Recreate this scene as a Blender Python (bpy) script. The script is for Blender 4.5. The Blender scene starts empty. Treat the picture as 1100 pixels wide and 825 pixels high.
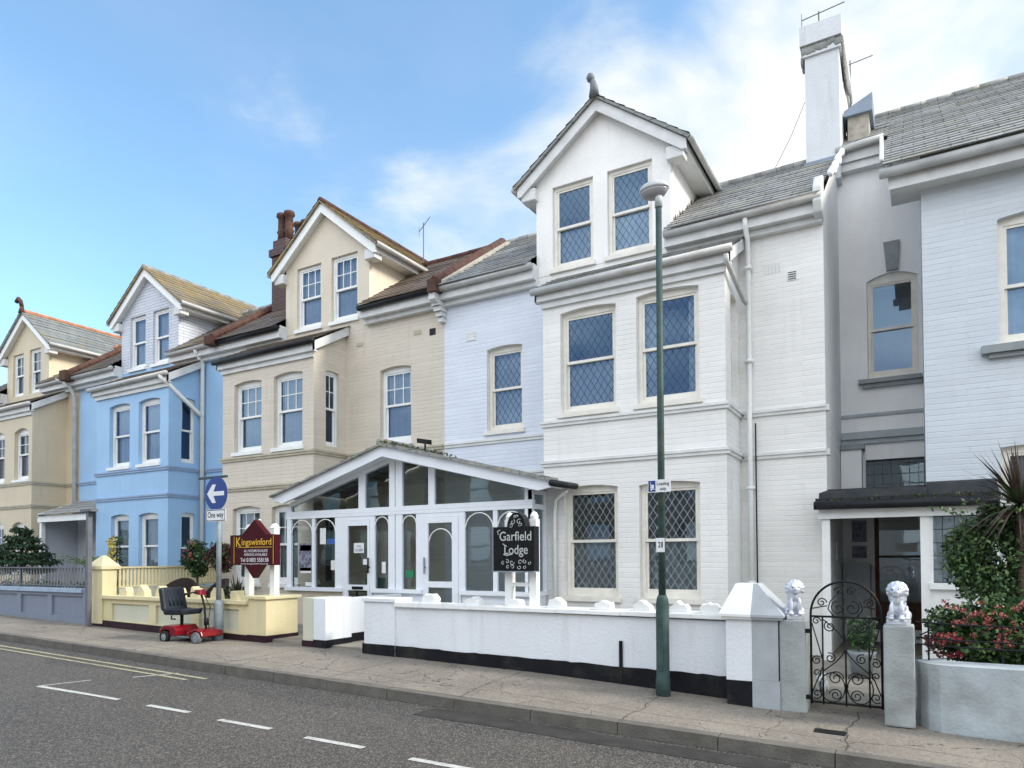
import bpy, bmesh, math, random
from mathutils import Vector, Matrix, noise as mnoise
R = math.radians
random.seed(7)
SC = bpy.context.scene
COL = SC.collection

# ------------------------------------------------------------------ camera
cam_d = bpy.data.cameras.new('camera'); cam = bpy.data.objects.new('camera', cam_d); COL.objects.link(cam)
cam_d.sensor_fit = 'HORIZONTAL'; cam_d.sensor_width = 36; cam_d.lens = 36 * 753.9 / 1100
cam_d.shift_y = (582.4 - 412.5) / 1100; cam_d.clip_end = 5000; cam_d.clip_start = .05
yaw, pitch, roll = 5.27122226e-01, 2.30705218e-02, -4.66104398e-03
fwd = Vector((-math.sin(yaw) * math.cos(pitch), math.cos(yaw) * math.cos(pitch), math.sin(pitch)))
rgt = Vector((math.cos(yaw), math.sin(yaw), 0)); upv = rgt.cross(fwd)
r2 = rgt * math.cos(roll) + upv * math.sin(roll); u2 = -rgt * math.sin(roll) + upv * math.cos(roll)
cam.matrix_world = Matrix(((r2.x, u2.x, -fwd.x, 0), (r2.y, u2.y, -fwd.y, 0), (r2.z, u2.z, -fwd.z, 0), (0, 0, 0, 1)))
SC.camera = cam

# ------------------------------------------------------------------ sky, sun, exposure
SKY = 0.12; EXPO = 1.48; SUN = 1.7
S2 = Vector((.80, .22, .62)).normalized()
w = bpy.data.worlds.new("World"); SC.world = w; w.use_nodes = True
nt = w.node_tree; N = nt.nodes; L = nt.links; N.clear()
out = N.new('ShaderNodeOutputWorld'); bg = N.new('ShaderNodeBackground'); L.new(bg.outputs[0], out.inputs[0])
sky = N.new('ShaderNodeTexSky'); sky.sky_type = 'NISHITA'; sky.sun_disc = False
sky.sun_elevation = math.asin(S2.z); sky.sun_rotation = math.atan2(S2.x, S2.y)
sky.air_density = 1.0; sky.dust_density = .6; sky.ozone_density = 1.5
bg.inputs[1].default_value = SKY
tc = N.new('ShaderNodeTexCoord')
dotn = N.new('ShaderNodeVectorMath'); dotn.operation = 'DOT_PRODUCT'; dotn.inputs[1].default_value = (1.588, 1.917, -1.2)
L.new(tc.outputs['Generated'], dotn.inputs[0])
mp = N.new('ShaderNodeMapping'); mp.inputs['Scale'].default_value = (1, 1, 1.7); L.new(tc.outputs['Generated'], mp.inputs[0])
nz = N.new('ShaderNodeTexNoise'); nz.inputs['Scale'].default_value = 3.1; nz.inputs['Detail'].default_value = 6; nz.inputs['Roughness'].default_value = .55
nz.inputs['Distortion'].default_value = .35
L.new(mp.outputs[0], nz.inputs['Vector'])
ma = N.new('ShaderNodeMath'); ma.operation = 'MULTIPLY_ADD'; ma.inputs[1].default_value = 3.4; L.new(nz.outputs['Fac'], ma.inputs[0])
L.new(dotn.outputs['Value'], ma.inputs[2])
mr = N.new('ShaderNodeMapRange'); mr.interpolation_type = 'SMOOTHSTEP'
mr.inputs['From Min'].default_value = 1.42; mr.inputs['From Max'].default_value = 2.5; mr.inputs['To Max'].default_value = .93; mr.inputs['To Min'].default_value = .07
L.new(ma.outputs[0], mr.inputs['Value'])
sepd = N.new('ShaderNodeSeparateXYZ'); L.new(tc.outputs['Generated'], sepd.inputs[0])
back_fill = N.new('ShaderNodeMapRange'); back_fill.interpolation_type = 'SMOOTHSTEP'; back_fill.inputs['From Min'].default_value = -.05; back_fill.inputs['From Max'].default_value = .45; back_fill.inputs['To Max'].default_value = 1
bk_ = N.new('ShaderNodeMath'); bk_.operation = 'MULTIPLY'; bk_.inputs[1].default_value = -1; L.new(sepd.outputs[1], bk_.inputs[0]); L.new(bk_.outputs[0], back_fill.inputs['Value'])
nz2 = N.new('ShaderNodeTexNoise'); nz2.inputs['Scale'].default_value = 5.0; nz2.inputs['Detail'].default_value = 4
L.new(mp.outputs[0], nz2.inputs['Vector'])
cr = N.new('ShaderNodeValToRGB'); L.new(nz2.outputs['Fac'], cr.inputs[0])
cr.color_ramp.elements[0].position = .40; cr.color_ramp.elements[0].color = (2.15, 2.6, 2.95, 1)
cr.color_ramp.elements[1].position = .62; cr.color_ramp.elements[1].color = (3.55, 3.5, 3.2, 1)
skm = N.new('ShaderNodeMix'); skm.data_type = 'RGBA'; skm.blend_type = 'MULTIPLY'; skm.inputs[0].default_value = 1
L.new(sky.outputs[0], skm.inputs[6]); skm.inputs[7].default_value = (.80, .97, .98, 1)
mx = N.new('ShaderNodeMix'); mx.data_type = 'RGBA'
L.new(mr.outputs[0], mx.inputs[0]); L.new(skm.outputs[2], mx.inputs[6]); L.new(cr.outputs[0], mx.inputs[7])
# unseen bright cloud fill added behind the camera to light the house fronts
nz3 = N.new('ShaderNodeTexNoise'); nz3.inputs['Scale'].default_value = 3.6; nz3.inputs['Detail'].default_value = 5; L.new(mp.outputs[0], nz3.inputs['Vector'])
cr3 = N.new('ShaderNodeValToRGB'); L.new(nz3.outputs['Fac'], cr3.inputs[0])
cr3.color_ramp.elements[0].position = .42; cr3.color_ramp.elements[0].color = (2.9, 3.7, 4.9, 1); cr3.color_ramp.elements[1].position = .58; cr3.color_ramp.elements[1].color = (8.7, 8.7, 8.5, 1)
mx2 = N.new('ShaderNodeMix'); mx2.data_type = 'RGBA'; L.new(back_fill.outputs[0], mx2.inputs[0]); L.new(mx.outputs[2], mx2.inputs[6]); L.new(cr3.outputs[0], mx2.inputs[7])
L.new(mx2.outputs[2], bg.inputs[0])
sd = bpy.data.lights.new('sun', 'SUN'); sd.energy = SUN; sd.angle = R(14); sd.color = (1, .93, .82)
sun = bpy.data.objects.new('sun', sd); COL.objects.link(sun); sun.rotation_euler = S2.to_track_quat('Z', 'Y').to_euler()
SC.view_settings.view_transform = 'Standard'; SC.view_settings.look = 'None'; SC.view_settings.exposure = EXPO
SC.view_settings.gamma = 1; SC.render.engine = 'CYCLES'

# ------------------------------------------------------------------ materials
def newmat(name):
    m = bpy.data.materials.new(name); m.use_nodes = True
    t = m.node_tree; b = t.nodes['Principled BSDF']; return m, t, b
def rgba(c): return (c[0], c[1], c[2], 1)
def scl(c, k): return (c[0] * k, c[1] * k, c[2] * k)
def nd(t, typ, **kw):
    n = t.nodes.new(typ)
    for k, v in kw.items(): setattr(n, k, v)
    return n
def noise_n(t, scale, detail=3, vec=None, rough=.5):
    n = nd(t, 'ShaderNodeTexNoise'); n.inputs['Scale'].default_value = scale; n.inputs['Detail'].default_value = detail
    n.inputs['Roughness'].default_value = rough
    if vec: t.links.new(vec, n.inputs['Vector'])
    return n
def mixc(t, fac, a, b, mode='MIX'):
    n = nd(t, 'ShaderNodeMix'); n.data_type = 'RGBA'; n.blend_type = mode
    for i, v in ((0, fac), (6, a), (7, b)):
        if hasattr(v, 'is_output') or hasattr(v, 'links'): t.links.new(v, n.inputs[i])
        elif i == 0: n.inputs[0].default_value = v
        else: n.inputs[i].default_value = rgba(v)
    return n.outputs[2]
def mrange(t, v, a, b, c=0, d=1):
    n = nd(t, 'ShaderNodeMapRange'); n.inputs[1].default_value = a; n.inputs[2].default_value = b
    n.inputs[3].default_value = c; n.inputs[4].default_value = d; t.links.new(v, n.inputs[0]); return n.outputs[0]
def bump(t, b, h, dist, strength=1, prev=None):
    n = nd(t, 'ShaderNodeBump'); n.inputs['Distance'].default_value = dist; n.inputs['Strength'].default_value = strength
    t.links.new(h, n.inputs['Height'])
    if prev: t.links.new(prev, n.inputs['Normal'])
    t.links.new(n.outputs[0], b.inputs['Normal']); return n.outputs[0]
def facevec(t):
    """(x+y, z, 0) in world metres: works on walls along X and along Y"""
    g = nd(t, 'ShaderNodeNewGeometry'); s = nd(t, 'ShaderNodeSeparateXYZ'); t.links.new(g.outputs['Position'], s.inputs[0])
    a = nd(t, 'ShaderNodeMath'); a.operation = 'ADD'; t.links.new(s.outputs[0], a.inputs[0]); t.links.new(s.outputs[1], a.inputs[1])
    c = nd(t, 'ShaderNodeCombineXYZ'); t.links.new(a.outputs[0], c.inputs[0]); t.links.new(s.outputs[2], c.inputs[1])
    return g.outputs['Position'], a.outputs[0], s.outputs[2], c.outputs[0]
def simple(name, c, rough=.6, var=.12, scale=6, metal=0, bmp=0, bscale=60, dirt=0):
    m, t, b = newmat(name); b.inputs['Roughness'].default_value = rough; b.inputs['Metallic'].default_value = metal
    if max(c) < .12: b.inputs['Specular IOR Level'].default_value = .15
    g = nd(t, 'ShaderNodeNewGeometry'); v = g.outputs['Position']
    n = noise_n(t, scale, 5, v)
    col = mixc(t, mrange(t, n.outputs[0], .3, .7), scl(c, 1 - var), scl(c, 1 + var * .5))
    if dirt:
        n3 = noise_n(t, 2.3, 6, v, .65)
        col = mixc(t, mrange(t, n3.outputs[0], .5, .75, 0, dirt), col, (.11, .1, .08))
    t.links.new(col, b.inputs['Base Color'])
    if bmp:
        n2 = noise_n(t, bscale, 3, v); bump(t, b, n2.outputs[0], bmp)
    return m
def wallmat(name, c, brick=True, dirt=.3, depth=.006, joint=.975, stain=(.30, .28, .22), bw=1.35):
    m, t, b = newmat(name); b.inputs['Roughness'].default_value = .55
    P, u, z, uv = facevec(t)
    col = None
    n1 = noise_n(t, 1.3, 6, P, .6)
    base = mixc(t, mrange(t, n1.outputs[0], .3, .7), scl(c, .93), scl(c, 1.03))
    if brick:
        bt = nd(t, 'ShaderNodeTexBrick'); t.links.new(uv, bt.inputs['Vector'])
        bt.inputs['Scale'].default_value = 1; bt.inputs['Brick Width'].default_value = bw; bt.inputs['Row Height'].default_value = .075
        bt.inputs['Mortar Size'].default_value = .009; bt.inputs['Mortar Smooth'].default_value = .6; bt.inputs['Bias'].default_value = 0
        bt.inputs['Color1'].default_value = (1, 1, 1, 1); bt.inputs['Color2'].default_value = (.94, .94, .94, 1)
        bt.inputs['Mortar'].default_value = (joint, joint, joint, 1)
        base = mixc(t, 1, base, bt.outputs['Color'], 'MULTIPLY')
        # paint fills some of the joints: fade the relief in patches, mostly bed joints remain
        n2 = noise_n(t, 2.2, 4, P); k = mrange(t, n2.outputs[0], .3, .7, .25, 1)
        inv = nd(t, 'ShaderNodeMath'); inv.operation = 'SUBTRACT'; inv.inputs[0].default_value = 1; t.links.new(bt.outputs['Fac'], inv.inputs[1])
        mul = nd(t, 'ShaderNodeMath'); mul.operation = 'MULTIPLY'; t.links.new(inv.outputs[0], mul.inputs[0]); t.links.new(k, mul.inputs[1])
        p = bump(t, b, mul.outputs[0], depth)
        n4 = noise_n(t, 45, 3, P); bump(t, b, n4.outputs[0], .003, 1, p)
    else:
        n4 = noise_n(t, 30, 4, P); bump(t, b, n4.outputs[0], .006)
    # run-down streaks: stretched noise
    sm = nd(t, 'ShaderNodeMapping'); sm.inputs['Scale'].default_value = (5, .45, 1); t.links.new(uv, sm.inputs[0])
    n5 = noise_n(t, 1.6, 6, sm.outputs[0], .65)
    base = mixc(t, mrange(t, n5.outputs[0], .53, .78, 0, dirt), base, stain)
    t.links.new(base, b.inputs['Base Color'])
    return m
def slatemat(name, c1, c2, moss=(.25, .2, .06), mossamt=0, axis='x', row=.2):
    m, t, b = newmat(name); b.inputs['Roughness'].default_value = .5
    g = nd(t, 'ShaderNodeNewGeometry'); s = nd(t, 'ShaderNodeSeparateXYZ'); t.links.new(g.outputs['Position'], s.inputs[0])
    c = nd(t, 'ShaderNodeCombineXYZ'); t.links.new(s.outputs[0 if axis == 'x' else 1], c.inputs[0]); t.links.new(s.outputs[2], c.inputs[1])
    bt = nd(t, 'ShaderNodeTexBrick'); t.links.new(c.outputs[0], bt.inputs['Vector'])
    bt.inputs['Scale'].default_value = 1; bt.inputs['Brick Width'].default_value = .28; bt.inputs['Row Height'].default_value = row
    bt.inputs['Mortar Size'].default_value = .008; bt.inputs['Bias'].default_value = -.2
    bt.inputs['Color1'].default_value = rgba(c1); bt.inputs['Color2'].default_value = rgba(c2); bt.inputs['Mortar'].default_value = rgba(scl(c1, .3))
    n = noise_n(t, 1.6, 6, g.outputs['Position'], .65)
    n2 = noise_n(t, 14, 4, g.outputs['Position'])
    col = mixc(t, mrange(t, n2.outputs[0], .3, .7, 0, .35), bt.outputs['Color'], scl(c2, 1.5))
    col = mixc(t, mrange(t, n.outputs[0], .62 - .25 * mossamt, .7, 0, .75 if mossamt else 0), col, moss)
    t.links.new(col, b.inputs['Base Color']); bump(t, b, n2.outputs[0], .01)
    return m
def glassmat(name, refl=.3, lattice=None, tint=(.82, .88, .9), gcol=(.42, .52, .60), wob=.00012, lead=(.28, .3, .33), du=.115, dv=.18):
    m, t, b = newmat(name); t.nodes.remove(b); o = t.nodes['Material Output']
    P, u, z, uv = facevec(t)
    tr = nd(t, 'ShaderNodeBsdfTransparent'); tr.inputs[0].default_value = rgba(tint)
    gl = nd(t, 'ShaderNodeBsdfGlossy'); gl.inputs['Roughness'].default_value = .015; gl.inputs[0].default_value = rgba(gcol)
    nn = noise_n(t, 2.4, 2, P); bp = nd(t, 'ShaderNodeBump'); bp.inputs['Distance'].default_value = wob * 10; t.links.new(nn.outputs[0], bp.inputs['Height'])
    t.links.new(bp.outputs[0], gl.inputs['Normal'])
    fr = nd(t, 'ShaderNodeFresnel'); fr.inputs[0].default_value = 1.5
    ad = nd(t, 'ShaderNodeMath'); ad.operation = 'ADD'; ad.inputs[1].default_value = refl; ad.use_clamp = True; t.links.new(fr.outputs[0], ad.inputs[0])
    ms = nd(t, 'ShaderNodeMixShader'); t.links.new(ad.outputs[0], ms.inputs[0]); t.links.new(tr.outputs[0], ms.inputs[1]); t.links.new(gl.outputs[0], ms.inputs[2])
    res = ms.outputs[0]
    if lattice:
        def M_(op, a, bv):
            n = nd(t, 'ShaderNodeMath'); n.operation = op
            for i, v in enumerate((a, bv)):
                if v is None: continue
                if isinstance(v, (int, float)): n.inputs[i].default_value = v
                else: t.links.new(v, n.inputs[i])
            return n.outputs[0]
        wn_ = noise_n(t, 5, 2, P); wz = mrange(t, wn_.outputs[0], 0, 1, -.012, .012); u = M_('ADD', u, wz); z = M_('SUBTRACT', z, wz)
        if lattice == 'diamond':
            a = M_('DIVIDE', u, du); c = M_('DIVIDE', z, dv)
            f1 = M_('FRACT', M_('ADD', a, c), None); f2 = M_('FRACT', M_('SUBTRACT', a, c), None)
            e = .08
        else:
            f1 = M_('FRACT', M_('DIVIDE', u, du), None); f2 = M_('FRACT', M_('DIVIDE', z, dv), None); e = .07
        l = M_('MAXIMUM', M_('LESS_THAN', f1, e), M_('LESS_THAN', f2, e))
        ld = nd(t, 'ShaderNodeBsdfPrincipled'); ld.inputs['Base Color'].default_value = rgba(lead); ld.inputs['Roughness'].default_value = .5
        m2 = nd(t, 'ShaderNodeMixShader'); t.links.new(l, m2.inputs[0]); t.links.new(res, m2.inputs[1]); t.links.new(ld.outputs[0], m2.inputs[2]); res = m2.outputs[0]
    t.links.new(res, o.inputs[0]); return m
def netmat(name, c=(.75, .77, .8), op=.75):
    m, t, b = newmat(name); o = t.nodes['Material Output']
    g = nd(t, 'ShaderNodeNewGeometry'); n = noise_n(t, 9, 3, g.outputs['Position'])
    t.links.new(mixc(t, n.outputs[0], scl(c, .8), c), b.inputs['Base Color']); b.inputs['Roughness'].default_value = .9
    tr = nd(t, 'ShaderNodeBsdfTransparent'); ms = nd(t, 'ShaderNodeMixShader'); ms.inputs[0].default_value = op
    t.links.new(tr.outputs[0], ms.inputs[1]); t.links.new(b.outputs[0], ms.inputs[2]); t.links.new(ms.outputs[0], o.inputs[0]); return m
def leafmat(name, c, var=.5):
    m, t, b = newmat(name); b.inputs['Roughness'].default_value = .55
    g = nd(t, 'ShaderNodeNewGeometry'); n = noise_n(t, 5, 3, g.outputs['Position']); n2 = noise_n(t, 60, 2, g.outputs['Position'])
    a = mixc(t, mrange(t, n.outputs[0], .35, .65), scl(c, 1 - var), scl(c, 1 + var * .6))
    a = mixc(t, mrange(t, n2.outputs[0], .3, .7), scl(c, .6), a)
    t.links.new(a, b.inputs['Base Color']); return m

M = {}
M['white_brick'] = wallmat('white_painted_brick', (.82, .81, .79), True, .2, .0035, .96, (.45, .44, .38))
M['white_render'] = wallmat('white_roughcast', (.82, .81, .79), False, .2, stain=(.42, .41, .36))
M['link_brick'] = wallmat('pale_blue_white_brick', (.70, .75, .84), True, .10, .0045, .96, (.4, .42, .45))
M['cream_brick'] = wallmat('cream_painted_brick', (.64, .58, .49), True, .22, .004, .95, (.3, .26, .17))
M['cream_render'] = wallmat('cream_painted_render', (.65, .58, .47), False, .22, stain=(.32, .27, .18))
M['blue_render'] = wallmat('sky_blue_painted_render', (.32, .52, .76), False, .15, stain=(.2, .3, .45))
M['far_cream'] = wallmat('yellow_cream_render', (.60, .52, .38), False, .3, stain=(.35, .27, .16))
M['tile_hung'] = wallmat('pale_tile_hanging', (.62, .66, .74), True, .12, .02, .75, (.35, .36, .4), .9)
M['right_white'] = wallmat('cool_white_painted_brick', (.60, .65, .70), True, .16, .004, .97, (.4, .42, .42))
M['right_render'] = wallmat('cool_white_render', (.86, .86, .87), False, .1, stain=(.33, .34, .34))
M['chimney_grey'] = wallmat('weathered_grey_white_render', (.62, .64, .66), False, .3, stain=(.25, .23, .2))
M['chimney_stain'] = simple('stained_lumpy_render', (.33, .34, .33), .9, .3, 10, bmp=.02, dirt=.4)
M['wall_white'] = wallmat('white_garden_wall_paint', (.76, .79, .84), False, .26, stain=(.38, .37, .33))
M['wall_cream'] = wallmat('cream_garden_wall_paint', (.70, .62, .38), False, .22, stain=(.33, .3, .2))
M['wall_pale'] = wallmat('pale_cream_panel_paint', (.60, .60, .48), False, .3, stain=(.3, .29, .22))
M['wall_grey'] = wallmat('blue_grey_garden_wall', (.20, .235, .31), False, .3, stain=(.12, .12, .14))
M['coping_blue'] = simple('blue_grey_coping', (.33, .42, .55), .6, .15, dirt=.3)
M['plinth_black'] = simple('black_plinth_paint', (.012, .013, .017), .45, .3, bmp=.003, dirt=.35)
M['plinth_maroon'] = simple('dark_maroon_plinth', (.035, .016, .022), .5, .3, bmp=.003)
M['stone'] = simple('grey_weathered_stone', (.36, .39, .39), .8, .25, 4, bmp=.006, bscale=40, dirt=.35)
M['grey_paint'] = simple('grey_painted_render', (.40, .43, .46), .7, .15, 4, bmp=.003, dirt=.25)
M['right_garden_wall'] = simple('pale_grey_rendered_wall', (.42, .47, .50), .75, .18, 3, bmp=.006, bscale=35, dirt=.4)
M['white_paint'] = simple('white_gloss_paint', (.80, .81, .80), .35, .05, 8, dirt=.08)
M['wood_cream'] = simple('off_white_painted_timber', (.78, .75, .68), .45, .08, 8, dirt=.18)
M['upvc'] = simple('white_plastic_frame', (.78, .82, .88), .3, .03)
M['gutter_grey'] = simple('grey_white_gutter', (.50, .50, .49), .45, .15, 4, dirt=.3)
M['gutter_black'] = simple('black_gutter', (.02, .021, .025), .4, .2)
M['fascia'] = simple('weathered_white_fascia', (.66, .67, .67), .5, .1, 5, dirt=.22)
M['slate'] = slatemat('grey_slate', (.19, .19, .185), (.30, .30, .29), (.3, .29, .2), .35)
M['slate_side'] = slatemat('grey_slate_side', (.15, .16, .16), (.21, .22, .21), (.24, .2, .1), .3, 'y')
M['slate_moss'] = slatemat('mossy_brown_tiles', (.13, .11, .09), (.2, .17, .12), (.33, .23, .05), .9, 'y')
M['tile_brown'] = slatemat('brown_clay_tiles', (.105, .075, .06), (.165, .12, .095), (.17, .16, .09), .6)
M['tile_red'] = simple('red_clay_tile', (.10, .052, .042), .75, .35, 12, bmp=.008, dirt=.4)
M['terracotta'] = simple('orange_ridge_tile', (.45, .19, .10), .7, .25, 9, bmp=.005, dirt=.3)
M['brick_dark'] = wallmat('sooty_red_brick', (.075, .035, .03), True, .5, .01, .5, (.05, .04, .04), .225)
M['lead'] = simple('blue_grey_lead', (.20, .25, .32), .45, .15, 4)
M['felt'] = simple('dark_roof_felt', (.035, .038, .042), .7, .3, 3, bmp=.006, dirt=.3)
M['moss'] = simple('moss', (.10, .11, .04), .9, .4, 20, bmp=.02)
M['mortar'] = simple('weathered_mortar', (.45, .42, .36), .9, .3, 10, bmp=.02, dirt=.4)
M['string'] = simple('string_course_paint', (.70, .71, .70), .5, .1, 5, dirt=.2)
M['string_cream'] = simple('cream_string_course', (.48, .44, .34), .6, .15, 5, dirt=.3)
M['string_blue'] = simple('blue_string_course', (.30, .42, .62), .6, .1, 5, dirt=.2)
M['sage'] = simple('grey_painted_sill', (.25, .28, .29), .5, .15)
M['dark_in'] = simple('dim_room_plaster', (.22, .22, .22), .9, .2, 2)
M['lattice'] = glassmat('leaded_glass', .15, 'diamond', gcol=(.27, .44, .68), lead=(.012, .016, .03))  # blue of a sky reflection put into the glossy colour of upper panes
M['lattice_low'] = glassmat('leaded_glass_ground', .07, 'diamond', tint=(.6, .66, .68), lead=(.30, .33, .35))
M['glass'] = glassmat('window_glass', .14, gcol=(.27, .42, .64))  # glossy colour tinted blue to stand in for reflected sky
M['glass_low'] = glassmat('window_glass_ground', .10)
M['glass_cons'] = glassmat('conservatory_glass', .07, tint=(.85, .9, .88))
M['square_lead'] = glassmat('square_leaded_glass', .12, 'square', lead=(.03, .03, .03), du=.13, dv=.17)
M['net'] = netmat('net_curtain', (.85, .88, .92), .82); M['net_thin'] = netmat('thin_net_curtain', (.8, .84, .88), .65); M['porch_grey'] = simple('pale_grey_porch_paint', (.50, .53, .58), .6, .06, 3)
M['curtain_mauve'] = simple('mauve_grey_curtain', (.40, .37, .42), .9, .2, 6)
M['curtain_blue'] = simple('pale_blue_curtain', (.45, .55, .68), .9, .2, 6)
M['black_iron'] = simple('black_iron', (.012, .013, .014), .45, .3)
M['silver'] = simple('silver_painted_stone', (.62, .65, .72), .35, .25, 14, metal=.35, bmp=.004)
M['lamp_green'] = simple('dark_green_post_paint', (.05, .085, .08), .5, .35, 7, dirt=.4)
M['galv'] = simple('galvanised_grey', (.24, .29, .33), .5, .2, 8, dirt=.3)
M['dull_grey'] = simple('dull_grey_post', (.13, .14, .16), .6, .2)
M['lamp_head'] = simple('pale_grey_lantern', (.50, .53, .52), .4, .15, 12, dirt=.3)
M['lamp_glass'] = simple('lantern_bowl', (.33, .32, .34), .2, .1)
M['sign_blue'] = simple('sign_blue', (.01, .045, .23), .35, .08)
M['sign_white'] = simple('sign_white', (.75, .77, .8), .4, .04)
M['sign_black'] = simple('sign_black', (.012, .013, .016), .35, .2)
M['maroon'] = simple('maroon_board', (.055, .004, .009), .4, .12)
M['gold'] = simple('gold_lettering', (.75, .46, .03), .4, .1)
M['silver_text'] = simple('silver_lettering', (.50, .53, .50), .4, .1)
M['rubber'] = simple('black_rubber', (.02, .02, .022), .75, .2)
M['tyre_grey'] = simple('grey_tyre', (.13, .14, .15), .7, .2)
M['scooter_red'] = simple('metallic_red_shell', (.18, .005, .012), .25, .15)
M['vinyl'] = simple('dark_grey_vinyl', (.025, .03, .042), .4, .2, bmp=.003)
M['rattan'] = simple('dark_brown_rattan', (.035, .028, .026), .7, .5, 60, bmp=.01)
M['green_leaf'] = leafmat('green_leaf', (.06, .14, .035)); M['dark_leaf'] = leafmat('dark_leaf', (.02, .055, .018))
M['light_leaf'] = leafmat('light_leaf', (.17, .26, .08)); M['pink'] = leafmat('pink_flower', (.50, .13, .12), .4)
M['magenta'] = leafmat('crimson_flower', (.30, .012, .035), .4); M['yellow_fl'] = leafmat('yellow_flower', (.75, .62, .12), .2)
M['red_fl'] = leafmat('dark_red_flower', (.17, .02, .04), .4); M['palm_leaf'] = leafmat('bronze_palm_leaf', (.09, .06, .045), .4)
M['bark'] = simple('brown_bark', (.12, .085, .06), .9, .4, 20, bmp=.02)
M['conifer'] = leafmat('conifer_needles', (.015, .05, .02), .5)
M['poster_a'] = simple('poster_print', (.22, .22, .3), .5, .8, 18)
M['poster_blue'] = simple('blue_card', (.03, .12, .4), .5, .3, 10)
M['paper'] = simple('white_paper', (.7, .72, .72), .6, .05)
M['green_box'] = simple('green_plastic', (.01, .22, .09), .4, .1)
M['door_brown'] = simple('brown_timber_door', (.10, .05, .03), .5, .3, 8)
M['yellow_line'] = simple('worn_yellow_line', (.33, .31, .20), .8, .4, 30, dirt=.7)
M['white_line'] = simple('worn_white_line', (.46, .46, .44), .8, .3, 30, dirt=.6)
M['grey_leaf'] = leafmat('dry_weed', (.09, .08, .05))

def asphalt():
    m, t, b = newmat('asphalt'); b.inputs['Roughness'].default_value = .75
    g = nd(t, 'ShaderNodeNewGeometry'); P = g.outputs['Position']
    s = nd(t, 'ShaderNodeSeparateXYZ'); t.links.new(P, s.inputs[0])
    big = noise_n(t, .5, 6, P, .6); mid = noise_n(t, 26, 4, P, .7)
    vo = nd(t, 'ShaderNodeTexVoronoi'); vo.inputs['Scale'].default_value = 95; t.links.new(P, vo.inputs['Vector'])
    tr_ = nd(t, 'ShaderNodeMapping'); tr_.inputs['Scale'].default_value = (.12, 1.6, 1); t.links.new(P, tr_.inputs[0]); tn = noise_n(t, 1.3, 4, tr_.outputs[0])
    c = mixc(t, mrange(t, big.outputs[0], .38, .62), (.050, .044, .038), (.072, .063, .055))
    c = mixc(t, mrange(t, tn.outputs[0], .45, .65, 0, .45), c, (.05, .044, .04))
    # darker smoother channel strip beside the kerb
    wob = noise_n(t, 1.2, 3, P); ad = nd(t, 'ShaderNodeMath'); ad.operation = 'MULTIPLY_ADD'; ad.inputs[1].default_value = .9
    t.links.new(wob.outputs[0], ad.inputs[0]); t.links.new(s.outputs[1], ad.inputs[2])
    k = mrange(t, ad.outputs[0], 5.72, 5.82); c = mixc(t, k, c, (.036, .034, .032))
    k2 = nd(t, 'ShaderNodeSeparateColor'); t.links.new(vo.outputs['Color'], k2.inputs[0])
    c = mixc(t, mrange(t, k2.outputs[0], .55, .98, 0, .9), c, (.22, .195, .17)); c = mixc(t, mrange(t, k2.outputs[1], .6, .95, 0, .6), c, (.02, .018, .017))
    c = mixc(t, mrange(t, mid.outputs[0], .5, .8, 0, .5), c, (.03, .03, .03))
    t.links.new(c, b.inputs['Base Color']); p = bump(t, b, vo.outputs['Distance'], .006); bump(t, b, mid.outputs[0], .008, 1, p)
    return m
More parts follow.
